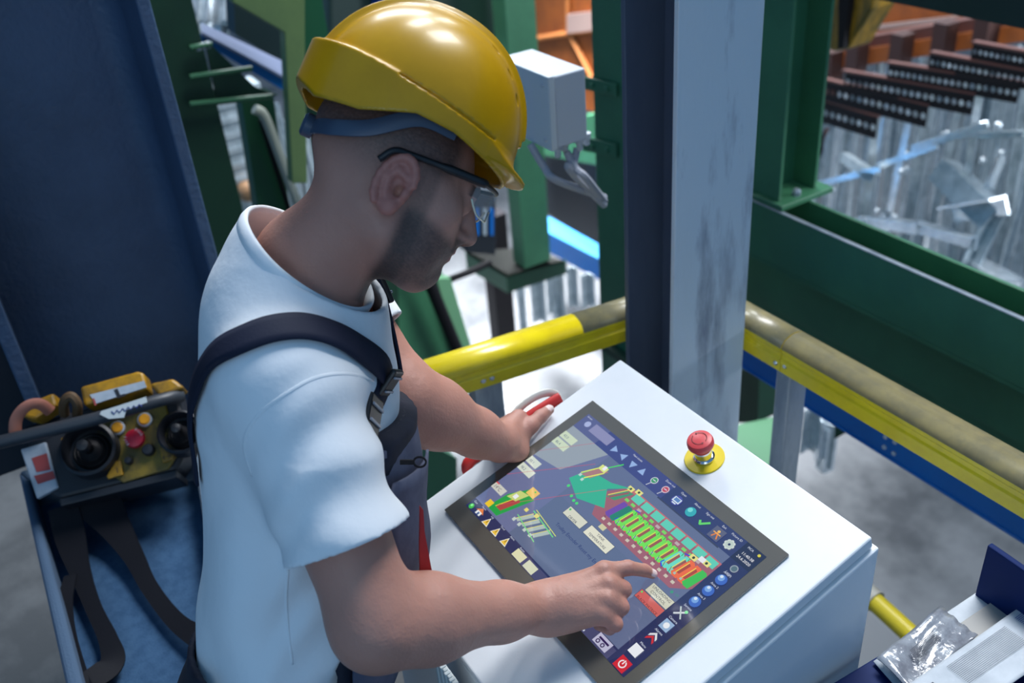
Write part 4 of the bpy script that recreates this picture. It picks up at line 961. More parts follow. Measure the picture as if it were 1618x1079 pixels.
sk = fast_mesh('body', bp, bt, bq)
loc = (bp - HO) / HS; f_, u_, r_ = loc @ HF, loc @ HU, loc @ HR
def sst(x, a, b_): t = np.clip((x - a)/(b_ - a), 0, 1); return t*t*(3 - 2*t)
skin = np.array((0.52, 0.25, 0.185)); col = np.tile(skin, (len(bp), 1)).astype(np.float32)
inh = (np.abs(f_) < 0.17) & (np.abs(r_) < 0.12) & (u_ > -0.14) & (u_ < 0.2)
# mottled skin
mot = np.sin(bp[:, 0]*61 + 1.3*np.sin(bp[:, 1]*47))*np.sin(bp[:, 1]*53 + 1.1*np.sin(bp[:, 2]*39))*0.5 + 0.5
col *= (1 - 0.07*mot)[:, None]
def mix(mask, c): 
    global col
    mask = np.clip(mask, 0, 1)[:, None]; col = col*(1 - mask) + np.array(c, np.float32)*mask
notear = 1 - sst(np.abs(r_), 0.080, 0.084)*((f_ > -0.035) & (f_ < 0.03))
hair = np.maximum(sst(u_ - 0.25*np.maximum(-f_-0.02, 0), -0.030, 0.050)*sst(-f_, 0.0, 0.035), sst(u_, 0.018, 0.05)*sst(-f_, -0.065, -0.045))
side = sst(-f_, -0.048, -0.036)*sst(f_, 0.012, 0.022)*sst(-u_, -0.055, -0.035)
beard_line = -0.012 - 0.30*np.maximum(f_ - 0.03, 0)
beard = sst(beard_line - u_, -0.008, 0.010)*sst(f_, 0.004, 0.026)*sst(u_ + 0.9*np.maximum(0.06 - f_, 0)*1.0, -0.110, -0.085)
must = sst(f_, 0.076, 0.086)*sst(u_, -0.043, -0.037)*sst(-u_, 0.018, 0.024)*sst(-np.abs(r_), -0.034, -0.026)
spk = 0.80 + 0.20*rng.random(len(bp))
mix(inh*hair*notear*0.86*spk, (0.030, 0.024, 0.024)); mix(inh*side*notear*0.60*spk, (0.05, 0.036, 0.032))
mix(inh*beard*notear*0.84*spk, (0.048, 0.034, 0.030)); mix(inh*must*0.85*spk, (0.035, 0.024, 0.022))
lips = inh*sst(f_, 0.092, 0.096)*(np.abs(u_ + 0.0437) < 0.009)*(np.abs(r_) < 0.021)
mix(lips*0.6, (0.42, 0.13, 0.12))
ear = inh*sst(np.abs(r_), 0.076, 0.084)*(f_ > -0.034)*(f_ < 0.022)*(np.abs(u_) < 0.045); mix(ear*0.7, (0.46, 0.15, 0.12))
brow = inh*sst(f_, 0.078, 0.086)*(np.abs(u_ - 0.036) < 0.0065)*(np.abs(r_) > 0.012)*(np.abs(r_) < 0.05); mix(brow*0.85, (0.03, 0.022, 0.02))
# redder knuckles, finger tips, elbow
for c_, rad in [(k_, 0.016) for k_ in K + [fing[0][1], fing[1][1], fing[2][1], fing[3][1], fing[0][2]]] + [(k_, 0.018) for k_ in KL + tL[1:3]]:
    dd = np.linalg.norm(bp - c_, axis=1); mix((1 - sst(dd, rad*0.4, rad*1.3))*0.32, (0.50, 0.17, 0.14))
# nails
def nail(tip, prev, up, w_=0.0055):
    ax = nrm(tip - prev); up = nrm(up - ax*(up @ ax)); sd = np.cross(ax, up); q = bp - (tip + ax*0.0005)
    m_ = (q @ up > 0.003)*(np.abs(q @ sd) < w_)*(np.abs(q @ ax) < 0.0065)
    mix(m_*0.95, (0.90, 0.68, 0.64))
nail(fing[0][3], fing[0][2], DN + DX*0.3); nail(tL[3], tL[2], DN + V(0.5, -0.3, 0.2), 0.0065)
cA = sk.color_attributes.new('Col', 'FLOAT_COLOR', 'POINT'); cA.data.foreach_set('color', np.concatenate([col, np.ones((len(col), 1))], 1).astype(np.float32).ravel())
SKIN = bpy.data.materials.new('skin'); SKIN.use_nodes = True; nt = SKIN.node_tree; b_ = nt.nodes['Principled BSDF']
a_ = nt.nodes.new('ShaderNodeVertexColor'); a_.layer_name = 'Col'; nt.links.new(a_.outputs[0], b_.inputs['Base Color'])
b_.inputs['Roughness'].default_value = 0.52; b_.inputs['Subsurface Weight'].default_value = 0.12; b_.inputs['Subsurface Radius'].default_value = (0.01, 0.004, 0.002); b_.inputs['Subsurface Scale'].default_value = 0.6
tc = nt.nodes.new('ShaderNodeTexCoord'); nz = nt.nodes.new('ShaderNodeTexNoise'); nz.inputs['Scale'].default_value = 260; nz.inputs['Detail'].default_value = 3
nz2 = nt.nodes.new('ShaderNodeTexNoise'); nz2.inputs['Scale'].default_value = 45; nz2.inputs['Detail'].default_value = 3
bp1 = nt.nodes.new('ShaderNodeBump'); bp1.inputs['Strength'].default_value = 0.6; bp1.inputs['Distance'].default_value = 0.0008
bp2 = nt.nodes.new('ShaderNodeBump'); bp2.inputs['Strength'].default_value = 0.55; bp2.inputs['Distance'].default_value = 0.003
nt.links.new(tc.outputs['Object'], nz.inputs['Vector']); nt.links.new(tc.outputs['Object'], nz2.inputs['Vector'])
nt.links.new(nz.outputs[0], bp1.inputs['Height']); nt.links.new(nz2.outputs[0], bp2.inputs['Height']); nt.links.new(bp2.outputs[0], bp1.inputs['Normal']); nt.links.new(bp1.outputs[0], b_.inputs['Normal'])
body = finish('body', sk, SKIN, man)
# ------------------------------------------------------------------ t-shirt
G = Field((-1.50, -0.16, 0.86), (-0.66, 0.66, 1.74), 0.0034)
HEM_R = lerp(S_R, E_R, 0.66); HEM_L = lerp(S_L, E_L, 0.40)
def torso(Fd, e):
    Fd.ell(T(0.000, TL*0.66, 0), (0.128+e, 0.190+e, 0.172+e), TFR, 0.05)
    Fd.ell(T(0.005, TL*0.30, 0), (0.122+e, 0.180+e, 0.158+e), TFR, 0.06)
    Fd.ell(T(0.000, 0.0, 0), (0.118+e, 0.16+e, 0.160+e), TFR, 0.06)
    Fd.cone(S_R, T(-0.015, TL*0.86, 0), 0.068+e, 0.078+e, 0.06); Fd.cone(S_L, T(-0.015, TL*0.86, 0), 0.066+e, 0.078+e, 0.06)
    Fd.cone(T(-0.02, TL*0.90, 0.03), NB - TU*0.01, 0.078+e, 0.068+e, 0.05)
torso(G, 0.0)
CC_ = P(480, 404, d=1.225)
G.cone(NB - TU*0.05, CC_, 0.088, 0.083, 0.05)
TOR = G.a.copy()
SLV = Field(G.lo, (-0.66, 0.66, 1.74), 0.0034)
SLV.cone(S_R, HEM_R, 0.074, 0.073, 0.0); SLV.cone(HEM_R, lerp(S_R, E_R, 0.80), 0.073, 0.074, 0.0)
SLV.cone(S_L, lerp(S_L, E_L, 0.75), 0.070, 0.070, 0.0)
X, Y, Z = G.grid()
# folds: gentle waves running down the back and side, stronger in the lower half
qf = (X-WC[0])*TF[0] + (Y-WC[1])*TF[1] + (Z-WC[2])*TF[2]; qu = (X-WC[0])*TU[0] + (Y-WC[1])*TU[1] + (Z-WC[2])*TU[2]; qr = (X-WC[0])*TR[0] + (Y-WC[1])*TR[1] + (Z-WC[2])*TR[2]
low = np.clip((0.50*TL - qu)/(0.5*TL), 0, 1)
wv_ = np.sin(qf*46 + qu*30 + 2.2*np.sin(qu*13 + 1.0) + qr*9)*0.0058*low + np.sin(qf*21 - qu*38 + 1.5*np.sin(qf*17))*0.0042*low
# cross folds on the sleeve
sa = nrm(E_R - S_R); st_ = (X-S_R[0])*sa[0] + (Y-S_R[1])*sa[1] + (Z-S_R[2])*sa[2]
sf_ = (X-S_R[0])*TF[0] + (Y-S_R[1])*TF[1] + (Z-S_R[2])*TF[2]; sr_ = (X-S_R[0])*TR[0] + (Y-S_R[1])*TR[1] + (Z-S_R[2])*TR[2]
sl_ = np.clip((st_ + 0.02)/0.08, 0, 1)*np.clip((sf_+0.02)/0.06, 0, 1)*np.clip((sr_ + 0.06)/0.05, 0, 1)
wv_ = wv_ + np.sin(st_*75 + sf_*25 + 1.5*np.sin(sf_*30))*0.0046*sl_
# long soft creases fanning from the armpit
ang = np.arctan2(qf + 0.03, -(qu - TL*0.62)); rad = np.sqrt((qf+0.03)**2 + (qu - TL*0.62)**2)
fan = np.clip((qr - 0.04)/0.06, 0, 1)*np.clip((rad-0.05)/0.08, 0, 1)*np.clip((0.34 - rad)/0.15, 0, 1)*(qu < TL*0.66)
wv_ = wv_ + np.sin(ang*9.0)*0.0022*fan
la = nrm(E_L - S_L); lt_ = (X-S_L[0])*la[0] + (Y-S_L[1])*la[1] + (Z-S_L[2])*la[2]
cutR = st_ - np.linalg.norm(HEM_R - S_R); cutL = lt_ - np.linalg.norm(HEM_L - S_L)
slv = SLV.a + wv_
slc = np.maximum(slv, np.where(qr > 0, cutR, cutL))
def smn(a, b2, k): h_ = np.maximum(k - np.abs(a-b2), 0)/k; return np.minimum(a, b2) - h_*h_*k*0.25
outer = smn(TOR + wv_, slc, 0.022)
shell = np.maximum(outer, -(outer + 0.0065))
bore = np.maximum(np.maximum(slv + 0.0065, -(np.where(qr > 0, cutR, cutL) + 0.016)), -(TOR + wv_ - 0.004))
shell = np.maximum(shell, -bore); del slv, slc, bore, TOR
cA_ = nrm(cam_dir((0.79, 0.61, 0.236))); cB_ = nrm(cam_dir((0.0, 0.36, -0.93))); cN = nrm(np.cross(cB_, cA_))
if cN @ (HO - NB) < 0: cN = -cN
cn_ = (X-CC_[0])*cN[0] + (Y-CC_[1])*cN[1] + (Z-CC_[2])*cN[2]
cr_ = np.sqrt(np.maximum((X-CC_[0])**2 + (Y-CC_[1])**2 + (Z-CC_[2])**2 - cn_**2, 0))
# neck hole: a cylinder around the collar ring
shell = np.maximum(shell, np.where(cr_ < 0.2, cn_ - 0.003 - 0.9*np.maximum(0, cr_ - 0.105), -0.05))
shell = np.maximum(shell, -(qu + 0.14))
G.a = shell.astype(np.float32); del shell, cr_, cn_, lt_, wv_, outer
p_, t_, q_ = G.mesh()
SHIRT = mat('white_cotton', (0.84, 0.87, 0.90), 0.85, bump=0.35, bscale=26, bdist=0.006, spec=0.2)
shirt = finish('t_shirt', fast_mesh('t_shirt', p_, t_, q_), SHIRT, man); tag(shirt, 'white short-sleeved cotton t-shirt')
# closest-point trees on the shirt
sp = p_; polys = [tuple(x) for x in q_] + [tuple(x) for x in t_]
tree = BVHTree.FromPolygons([tuple(v) for v in sp], polys)
def hit(px, py):
    r = ray(px, py); h_ = tree.ray_cast(Vector(CAM), Vector(r)); return None if h_[0] is None else (np.array(h_[0]), h_[3])
# collar rib
def ringpts(rad, off, n=48): return [CC_ + cA_*rad[0]*math.cos(a) + cB_*rad[1]*math.sin(a) + cN*off for a in np.linspace(0, 2*math.pi, n, endpoint=False)]
def loop_tube(mb, pts, r, n=10, fl=1.0, nr=None):
    k_ = len(pts); o = len(mb.v)
    for i, p in enumerate(pts):
        t = nrm(pts[(i+1) % k_] - pts[i-1]); a = nr if nr is not None else V(0, 0, 1); a = nrm(a - t*(a @ t)); b2 = np.cross(t, a)
        for j in range(n): an = 2*math.pi*j/n; mb.v.append(tuple(p + r*(math.cos(an)*a*fl + math.sin(an)*b2)))
    for i in range(k_):
        for j in range(n): mb.f.append([o+i*n+j, o+i*n+(j+1) % n, o+((i+1) % k_)*n+(j+1) % n, o+((i+1) % k_)*n+j]); mb.mi.append(0)
rads = []
for a in np.linspace(0, 2*math.pi, 64, endpoint=False):
    dv = cA_*math.cos(a) + cB_*math.sin(a); h_ = tree.ray_cast(Vector(CC_ + dv*0.16 - cN*0.006), Vector(-dv)); rads.append(0.16 - h_[3] if h_[0] is not None else 0.083)
rads = np.clip(np.array(rads), 0.07, 0.105)
for _ in range(10): rads = (np.roll(rads, 1) + 2*rads + np.roll(rads, -1))/4
cmb = MB(); loop_tube(cmb, [CC_ + (cA_*math.cos(a) + cB_*math.sin(a))*(r - 0.003) - cN*0.003 for a, r in zip(np.linspace(0, 2*math.pi, 64, endpoint=False), rads)], 0.0045, 8, 2.4, cN)
cmb.build('collar', SHIRT, shirt, smooth=True)
# seam lines: sleeve seam and hem stitching follow the surface
def surf_path(pixels, n=6, off=0.0):
    pts, nn = [], []
    for q in spline([V(*p, 0) for p in pixels], n):
        h_ = hit(q[0], q[1])
        if h_ is None: continue
        loc_, nor, idx, dist = tree.find_nearest(Vector(h_[0])); nor = np.array(nor)
        if nor @ (CAM - h_[0]) < 0: nor = -nor
        pts.append(h_[0]); nn.append(nor)
    return pts, nn
def smooth_list(l, it=3):
    l = [np.array(x) for x in l]
    for _ in range(it): l = [l[0]] + [(l[i-1] + 2*l[i] + l[i+1])/4 for i in range(1, len(l)-1)] + [l[-1]]
    return l
def ribbon(name, pts, nn, w_, th, m, parent, off=0.003, wl=None):
    nn = [nrm(x) for x in smooth_list(nn, 6)]; pts = smooth_list(pts, 3); mb = MB(); k_ = len(pts); vs = []
    for i in range(k_):
        t = nrm(pts[min(i+1, k_-1)] - pts[max(i-1, 0)]); s_ = nrm(np.cross(t, nn[i])); ww = wl[i] if wl is not None else w_
        for a, b2 in ((-1, 0), (-1, 1), (-0.5, 1.35), (0.5, 1.35), (1, 1), (1, 0)): vs.append(pts[i] + s_*a*ww/2 + nn[i]*(off + b2*th))
    fs = []
    for i in range(k_-1):
        for j in range(6): fs.append((i*6+j, i*6+(j+1) % 6, (i+1)*6+(j+1) % 6, (i+1)*6+j))
    fs += [tuple(range(6)), tuple(range((k_-1)*6, k_*6))]
    mb.add(vs, fs); return mb.build(name, m, parent, smooth=True)
pts, nn = surf_path([(398, 752), (385, 700), (408, 655), (455, 620), (500, 596), (548, 590), (590, 600)])
if len(pts) > 4: ribbon('shoulder_seam', pts, nn, 0.004, 0.0006, SHIRT, shirt, 0.0002)
pts, nn = surf_path([(455, 900), (452, 950), (456, 1000), (462, 1050)])
if len(pts) > 4: ribbon('side_seam', pts, nn, 0.003, 0.0006, SHIRT, shirt, 0.0002)

# ------------------------------------------------------------------ bib overalls: trousers, bib, straps
NAVYC = mat('navy_workwear', (0.014, 0.018, 0.036), 0.75, var=(0.010, 0.013, 0.026), vscale=30, bump=0.3, bscale=50, spec=0.3)
BIBC = mat('slate_workwear', (0.090, 0.10, 0.155), 0.75, var=(0.07, 0.078, 0.125), vscale=25, bump=0.3, bscale=60, spec=0.3)
STRAPC = mat('strap_webbing', (0.012, 0.016, 0.036), 0.7, spec=0.2, bump=0.4, bscale=300, bdist=0.0008)
Tr = Field((-1.40, -0.30, 0.0), (-0.58, 0.60, 1.50), 0.0062)
torso(Tr, 0.012)
HipR = T(-0.02, -0.10, 0.085); HipL = T(-0.02, -0.10, -0.085)
ftR = V(WC[0]+0.10, WC[1]-0.10, 0.06); ftL = V(WC[0]-0.16, WC[1]+0.02, 0.06)
Tr.ell(T(-0.02, -0.09, 0), (0.135, 0.13, 0.180), TFR, 0.05)
for hp, ft in ((HipR, ftR), (HipL, ftL)):
    kn = lerp(hp, ft, 0.5) + TF*0.03
    Tr.cone(hp, kn, 0.100, 0.075, 0.05); Tr.cone(kn, ft, 0.075, 0.068, 0.04)
X, Y, Z = Tr.grid()
qf = (X-WC[0])*TF[0] + (Y-WC[1])*TF[1] + (Z-WC[2])*TF[2]; qu = (X-WC[0])*TU[0] + (Y-WC[1])*TU[1] + (Z-WC[2])*TU[2]; qr = (X-WC[0])*TR[0] + (Y-WC[1])*TR[1] + (Z-WC[2])*TR[2]
topz = -0.035 + 0.36*TL/0.5*np.clip((qf - 0.045)/0.035, 0, 1)*np.clip((0.125 - np.abs(qr))/0.02 + 0.5, 0, 1) + 0.075*np.clip((-qf - 0.02)/0.06, 0, 1)
a_ = Tr.a.copy(); a_ = np.maximum(a_ + 0.0012*np.sin(qu*60 + qf*40), -(a_ + 0.008)); a_ = np.maximum(a_, qu - topz); a_ = np.maximum(a_, 0.03 - Z)
Tr.a = a_.astype(np.float32); del a_, topz
tp, tt, tq = Tr.mesh()
trou = finish('overall_trousers', fast_mesh('overall_trousers', tp, tt, tq), NAVYC, man); tag(trou, 'dark navy bib overall with grey bib')
ttree = BVHTree.FromPolygons([tuple(v) for v in tp], [tuple(x) for x in tq] + [tuple(x) for x in tt])
def on_tr(f, u, r, dr_):
    o0 = T(f, u, r) + dr_*0.5; h_ = ttree.ray_cast(Vector(o0), Vector(-dr_)); return np.array(h_[0]) if h_[0] is not None else T(f, u, r)
# grey bib panel laid on the front, slightly billowed
def patch(name, u0, u1, r0, r1, off, m, parent, nu=14, nr=14, bil=0.0, taper=0.0):
    vs, fs = [], []
    for i in range(nu+1):
        for j in range(nr+1):
            u = u0 + (u1-u0)*i/nu; r = r0 + (r1-r0)*j/nr; r *= 1 - taper*i/nu
            p = on_tr(0.05, u, r, TF); vs.append(p + TF*(off + bil*math.sin(math.pi*i/nu)*math.sin(math.pi*j/nr)))
    for i in range(nu):
        for j in range(nr): q = i*(nr+1)+j; fs.append((q, q+1, q+nr+2, q+nr+1))
    o = MB().add(vs, fs).build(name, m, parent, smooth=True); s = o.modifiers.new('thick', 'SOLIDIFY'); s.thickness = 0.004; s.offset = 0; return o
ub = TL*0.66
bib = patch('bib', -0.02, ub, -0.125, 0.128, 0.008, BIBC, man, 20, 18, 0.030, 0.12); tag(bib, 'slate grey bib with a dark top band and red-edged pocket')
patch('bib_top_band', ub-0.05, ub+0.004, -0.112, 0.114, 0.011, NAVYC, bib, 5, 16, 0.002)
patch('chest_pocket', TL*0.26, TL*0.56, -0.02, 0.112, 0.030, BIBC, bib, 10, 10, 0.008)
# red pocket edge on the near side
rd = mat('red_lining', (0.42, 0.02, 0.02), 0.7)
pq = [(664, 800), (669, 806), (671, 840), (683, 905), (672, 915), (664, 916), (663, 860)]
rc0 = T(0.155, TL*0.33, 0.128); nr0 = nrm(TR + TF*0.35)
print('bib edge px', RM.T @ (rc0 - CAM))
rp_ = []
for q in pq: r_ = ray(*q); rp_.append(CAM + r_*(((rc0 - CAM) @ nr0)/(r_ @ nr0)))
o = MB().prism(rp_, -nr0*0.004).build('pocket_edge', rd, bib); tag(o, 'red lining edge of the pocket')
# straps over both shoulders
cen = T(0, TL*0.75, 0)
def strap(points, name='shoulder_strap', w_=0.040):
    pts, nn = [], []
    for q in spline(points, 7):
        l_, n_, i_, d_ = tree.find_nearest(Vector(q)); n_ = np.array(n_); l_ = np.array(l_)
        if n_ @ (l_ - cen) < 0: n_ = -n_
        pts.append(l_); nn.append(n_)
    return ribbon(name, pts, nn, w_, 0.003, STRAPC, man, 0.004), pts, nn
pxs = [(283, 850), (281, 760), (284, 690), (297, 635), (330, 580), (375, 545), (430, 524), (480, 520), (530, 534), (573, 560), (606, 592)]
wp = []
for q in pxs:
    h_ = hit(*q); 
    k_ = 0
    while h_ is None and k_ < 12: k_ += 1; h_ = hit(q[0] + 3*k_, q[1])
    if h_ is not None: wp.append(h_[0])
h_ = hit(606, 592); 
if h_ is not None: wp += [lerp(h_[0], on_tr(0.05, ub, 0.10, TF), 0.5), on_tr(0.05, ub, 0.10, TF)]
st1, sp1, sn1 = strap(wp); tag(st1, 'dark navy elastic shoulder strap over the right shoulder')
wl_ = [T(-0.2, TL*0.45, -0.03), T(-0.14, TL*0.8, -0.06), T(-0.04, TL*1.02, -0.085), T(0.05, TL*0.98, -0.09), T(0.10, TL*0.86, -0.085), T(0.14, TL*0.72, -0.08)]
st2, sp2, sn2 = strap(wl_); tag(st2, 'dark navy shoulder strap over the left shoulder')
# buckles: side-release clips and adjusters at the front
def buckle(p, t, n, parent, sc=1.0):
    t = nrm(t); n = nrm(n - t*(n @ t)); s_ = np.cross(t, n)
    o = MB().obox(p + n*0.010, t, s_, n, 0.048*sc, 0.038*sc, 0.008).build('strap_buckle', BLACKP, parent, bevel=0.003)
    for sg in (-1, 1): MB().obox(p + n*0.0155 + t*0.010*sg, t, s_, n, 0.004*sc, 0.030*sc, 0.003).build('slot_bar', mat('buckle_sheen', (0.25, 0.27, 0.32), 0.25), o, bevel=0.001)
    return o
i1 = len(sp1) - 5; buckle(sp1[i1], sp1[i1+1]-sp1[i1-1], sn1[i1], st1); i1 -= 9
buckle(sp1[i1], sp1[i1+1]-sp1[i1-1], sn1[i1], st1, 0.8)
i2 = int(len(sp2)*0.72); buckle(sp2[i2], sp2[i2+1]-sp2[i2-1], sn2[i2], st2)
# zip puller hanging off the bib edge
zp = P(640, 645, d=1.27)
h0 = on_tr(0.05, ub-0.03, 0.105, TF) + TF*0.03
zq = h0 + TF*0.022
za_ = nrm(TF + TU*0.08)
zm = MB().obox(h0 + za_*0.008, za_, np.cross(za_, TR), TR, 0.018, 0.006, 0.003)
loop_tube(zm, [h0 + za_*0.023 + 0.0065*(math.cos(a)*za_*1.15 + math.sin(a)*np.cross(za_, TR)) for a in np.linspace(0, 2*math.pi, 18, endpoint=False)], 0.0014, 6, 1, TR)
zm.build('zip_puller', BLACKM, bib)

# shoes
for ft in (ftR, ftL):
    sh = Field(ft - V(0.12, 0.16, 0.08), ft + V(0.12, 0.26, 0.12), 0.004)
    sh.cone(ft + V(0, -0.03, 0.0), ft + V(0.005, 0.12, -0.015), 0.048, 0.042, 0.03); sh.cone(ft + V(0, 0, 0.06), ft, 0.05, 0.05, 0.03)
    Zs = sh.grid()[2]; sh.a = np.maximum(sh.a, (0.002 - Zs)).astype(np.float32)
    a1_, a2_, a3_ = sh.mesh(); finish('work_shoe', fast_mesh('work_shoe', a1_, a2_, a3_), BLACKP, man)

# ------------------------------------------------------------------ hard hat (modelled in the head's own frame)
HH = Field((-0.185, 0.02, -0.15), (0.185, 0.27, 0.15), 0.0019)
X, Y, Z = HH.grid()       # X forward, Y up, Z to the man's right
def egg(a, b2, c, cx, cy, px=2.0):
    k0 = (np.abs((X-cx)/a)**px + np.abs((Y-cy)/b2)**px + np.abs(Z/c)**px)**(1/px); return (k0 - 1)*min(a, b2, c)
cx, cy = -0.006, 0.075
wz_ = 0.0035*(1 - np.clip((np.abs(Z) - 0.024)/0.006, 0, 1))           # raised centre crest
wz2 = 0.0030*(1 - np.clip((np.abs(np.abs(Z) - 0.021) - 0.0025)/0.002, 0, 1))
dome = egg(0.1385, 0.150, 0.1195, cx, cy, 2.12) - wz_*(Y > 0.11) - wz2*(Y > 0.12)
gl = 0.104 - 0.135*X                                       # gutter line, lower towards the front
bandr = egg(0.1405, 0.34, 0.1210, cx - 0.003, 0.06, 2.1)
band = np.maximum(bandr, Y - gl)
outer = smn(dome, band, 0.003)
cutg = np.maximum(np.maximum(np.abs(Y - gl - 0.0005) - 0.0013, X - 0.082), -(dome + 0.0030)); outer = np.maximum(outer, -cutg)
# peak at the front and flared nape at the back
pk = np.maximum(egg(0.168, 1.0, 0.104, -0.010, 0.075, 2.2), np.abs(Y - (0.082 - 0.34*(X-0.11) - 1.2*Z**2)) - 0.0032)
pk = np.maximum(pk, 0.085 - X); outer = smn(outer, pk, 0.012)
nap = np.maximum(egg(0.153 - 0.0, 1.0, 0.116, -0.004, 0.075, 2.1), Y - gl + 0.002)
nap = np.maximum(nap, X + 0.060 + 0.0); outer = smn(outer, nap, 0.010)
inner = egg(0.1315, 0.143, 0.1130, cx, cy, 2.12)
innb = np.maximum(egg(0.1360, 0.34, 0.1160, cx - 0.003, 0.06, 2.1), Y - gl + 0.008)
hat = np.maximum(outer, -np.minimum(inner, innb))
edge = np.interp(X, [-0.165, -0.152, -0.130, -0.08, -0.02, 0.03, 0.07, 0.11, 0.17], [0.080, 0.067, 0.053, 0.056, 0.078, 0.077, 0.068, 0.059, 0.045])
hat = np.maximum(hat, edge - Y)
for (vx, vy, vz) in ((0.050, 0.205, 0.050), (0.078, 0.185, 0.054), (0.098, 0.158, 0.056)):
    for sg in (-1, 1):
        hat = np.maximum(hat, -(np.sqrt(((X-vx)*0.5)**2 + ((Y-vy)*0.5)**2 + (Z-sg*vz)**2) - 0.0042) - 0.0)
HH.a = np.clip(hat, -0.05, 0.05).astype(np.float32)
a1_, a2_, a3_ = HH.mesh()
hw = HO + (a1_[:, :1]*HF + (a1_[:, 1:2] + 0.006)*HU + a1_[:, 2:3]*HR)*0.965
HATM = mat('hard_hat_yellow', (0.56, 0.30, 0.002), 0.30, coat=0.12, spec=0.4, var=(0.50, 0.265, 0.002), vscale=10, bump=0.05, bscale=35, bdist=0.002)
hhat = finish('hard_hat', fast_mesh('hard_hat', hw, a2_, a3_), HATM, man); tag(hhat, 'glossy yellow hard hat with small peak and centre crest')
# head band of the hat
SB = mat('head_band_blue', (0.055, 0.08, 0.13), 0.4)
def hb_ribbon(name, pts, w_, th, m, parent, upv=None):
    pts = spline([V(*p) for p in pts], 8); mb = MB(); vs = []; fs = []; k_ = len(pts)
    for i, p in enumerate(pts):
        t = nrm(pts[min(i+1, k_-1)] - pts[max(i-1, 0)]); n_ = nrm(V(p[0]+0.01, 0, p[2]*1.3)); s_ = nrm(np.cross(t, n_)); n_ = np.cross(s_, t)
        if n_ @ V(p[0]+0.01, 0, p[2]) < 0: n_ = -n_
        for a, b2 in ((-1, 0), (-1, 1), (-0.4, 1.4), (0.4, 1.4), (1, 1), (1, 0)): 
            c = p + s_*a*w_/2 + n_*b2*th; vs.append(H(*c[[0, 1, 2]]))
    for i in range(k_-1):
        for j in range(6): fs.append((i*6+j, i*6+(j+1) % 6, (i+1)*6+(j+1) % 6, (i+1)*6+j))
    fs += [tuple(range(6)), tuple(range((k_-1)*6, k_*6))]
    return mb.add(vs, fs).build(name, m, parent, smooth='auto')
for sg in (-1, 1):
    hb_ribbon('head_band', [(-0.109, 0.030, 0), (-0.103, 0.031, 0.036*sg), (-0.088, 0.034, 0.064*sg), (-0.055, 0.048, 0.079*sg), (-0.010, 0.080, 0.084*sg), (0.035, 0.084, 0.080*sg)], 0.018, 0.003, SB, hhat)
MB().lathe(H(-0.108, 0.030, 0), -HF, [(0.014, 0), (0.0145, 0.004), (0.0145, 0.012), (0.011, 0.015), (0.0005, 0.0155)], 18).build('ratchet_knob', SB, hhat, smooth='auto')

# ------------------------------------------------------------------ safety glasses
gl_ = thing('safety_glasses', 'clear wraparound safety glasses with black temple arms worn by the man', 'glasses', H(0.10, 0.03, 0))
CLEAR = mat('clear_lens', (0.85, 0.88, 0.90), 0.05, alpha=0.13, spec=0.8, coat=1.0)
def lens_pt(r, u): return H(0.122 - 8.6*r*r - 0.10*max(0, 0.03-u)*0, u, r)
for sg in (-1, 1):
    vs, fs = [], []; nu, nr_ = 8, 12
    for i in range(nu+1):
        for j in range(nr_+1):
            r = (0.008 + 0.060*j/nr_); tt_ = i/nu; low_ = 0.010 + 0.018*max(0, 1-(r-0.008)/0.012)**1.5 + 0.016*max(0, (r-0.045)/0.023)**2
            vs.append(lens_pt(r*sg, 0.047*(1-tt_) + low_*tt_))
    for i in range(nu):
        for j in range(nr_): q = i*(nr_+1)+j; fs.append((q, q+1, q+nr_+2, q+nr_+1))
    o = MB().add(vs, fs).build('lens', CLEAR, gl_, smooth=True); s = o.modifiers.new('thick', 'SOLIDIFY'); s.thickness = 0.002
    MB().tube([lens_pt(r*sg, 0.010 + 0.018*max(0, 1-(r-0.008)/0.012)**1.5 + 0.016*max(0, (r-0.045)/0.023)**2) for r in np.linspace(0.010, 0.067, 12)], 0.0013, 6).build('lens_rim', mat('clear_rim', (0.75, 0.72, 0.55), 0.15, alpha=None), gl_, smooth=True)
    tp_ = spline([lens_pt(0.066*sg, 0.047), H(0.088, 0.046, 0.074*sg), H(0.050, 0.044, 0.079*sg), H(0.0, 0.040, 0.0815*sg), H(-0.022, 0.036, 0.086*sg), H(-0.034, 0.020, 0.084*sg)], 6)
    MB().tube(tp_, [0.0055]*14+[0.0040]*(len(tp_)-14), 8, flat=1.0).build('temple_arm', BLACKP, gl_, smooth=True)
MB().tube([lens_pt(r, 0.0475) for r in np.linspace(-0.067, 0.067, 24)], 0.0030, 8).build('brow_bar', BLACKP, gl_, smooth=True)
# ------------------------------------------------------------------ felt-lined tray and crane remote at the lower left
FELT = mat('blue_felt', (0.042, 0.095, 0.18), 0.95, var=(0.030, 0.072, 0.145), vscale=40, bump=0.6, bscale=260, bdist=0.002, spec=0.1)
RIMM = mat('grey_felt_rim', (0.15, 0.20, 0.26), 0.9, var=(0.10, 0.14, 0.19), vscale=30, bump=0.5, bscale=240, bdist=0.002, spec=0.1)
ZT = 0.78
tc4 = [P(q[0], q[1], z=ZT) for q in ((28, 742), (318, 692), (388, 1150), (112, 1120))]
cen_t = sum(tc4)/4
tray = thing('felt_tray', 'blue felt-lined tray with a raised grey rim, under the crane remote', 'tray', (cen_t[0], cen_t[1], 0))
inn = [c + nrm(V(*(cen_t - c)[:2], 0))*0.055 for c in tc4]
low = [c + V(0, 0, -0.075) for c in inn]
mb = MB(); mb.prism([l - V(0,0,.012) for l in low], (0,0,.012)); mb.build('tray_floor', FELT, tray)
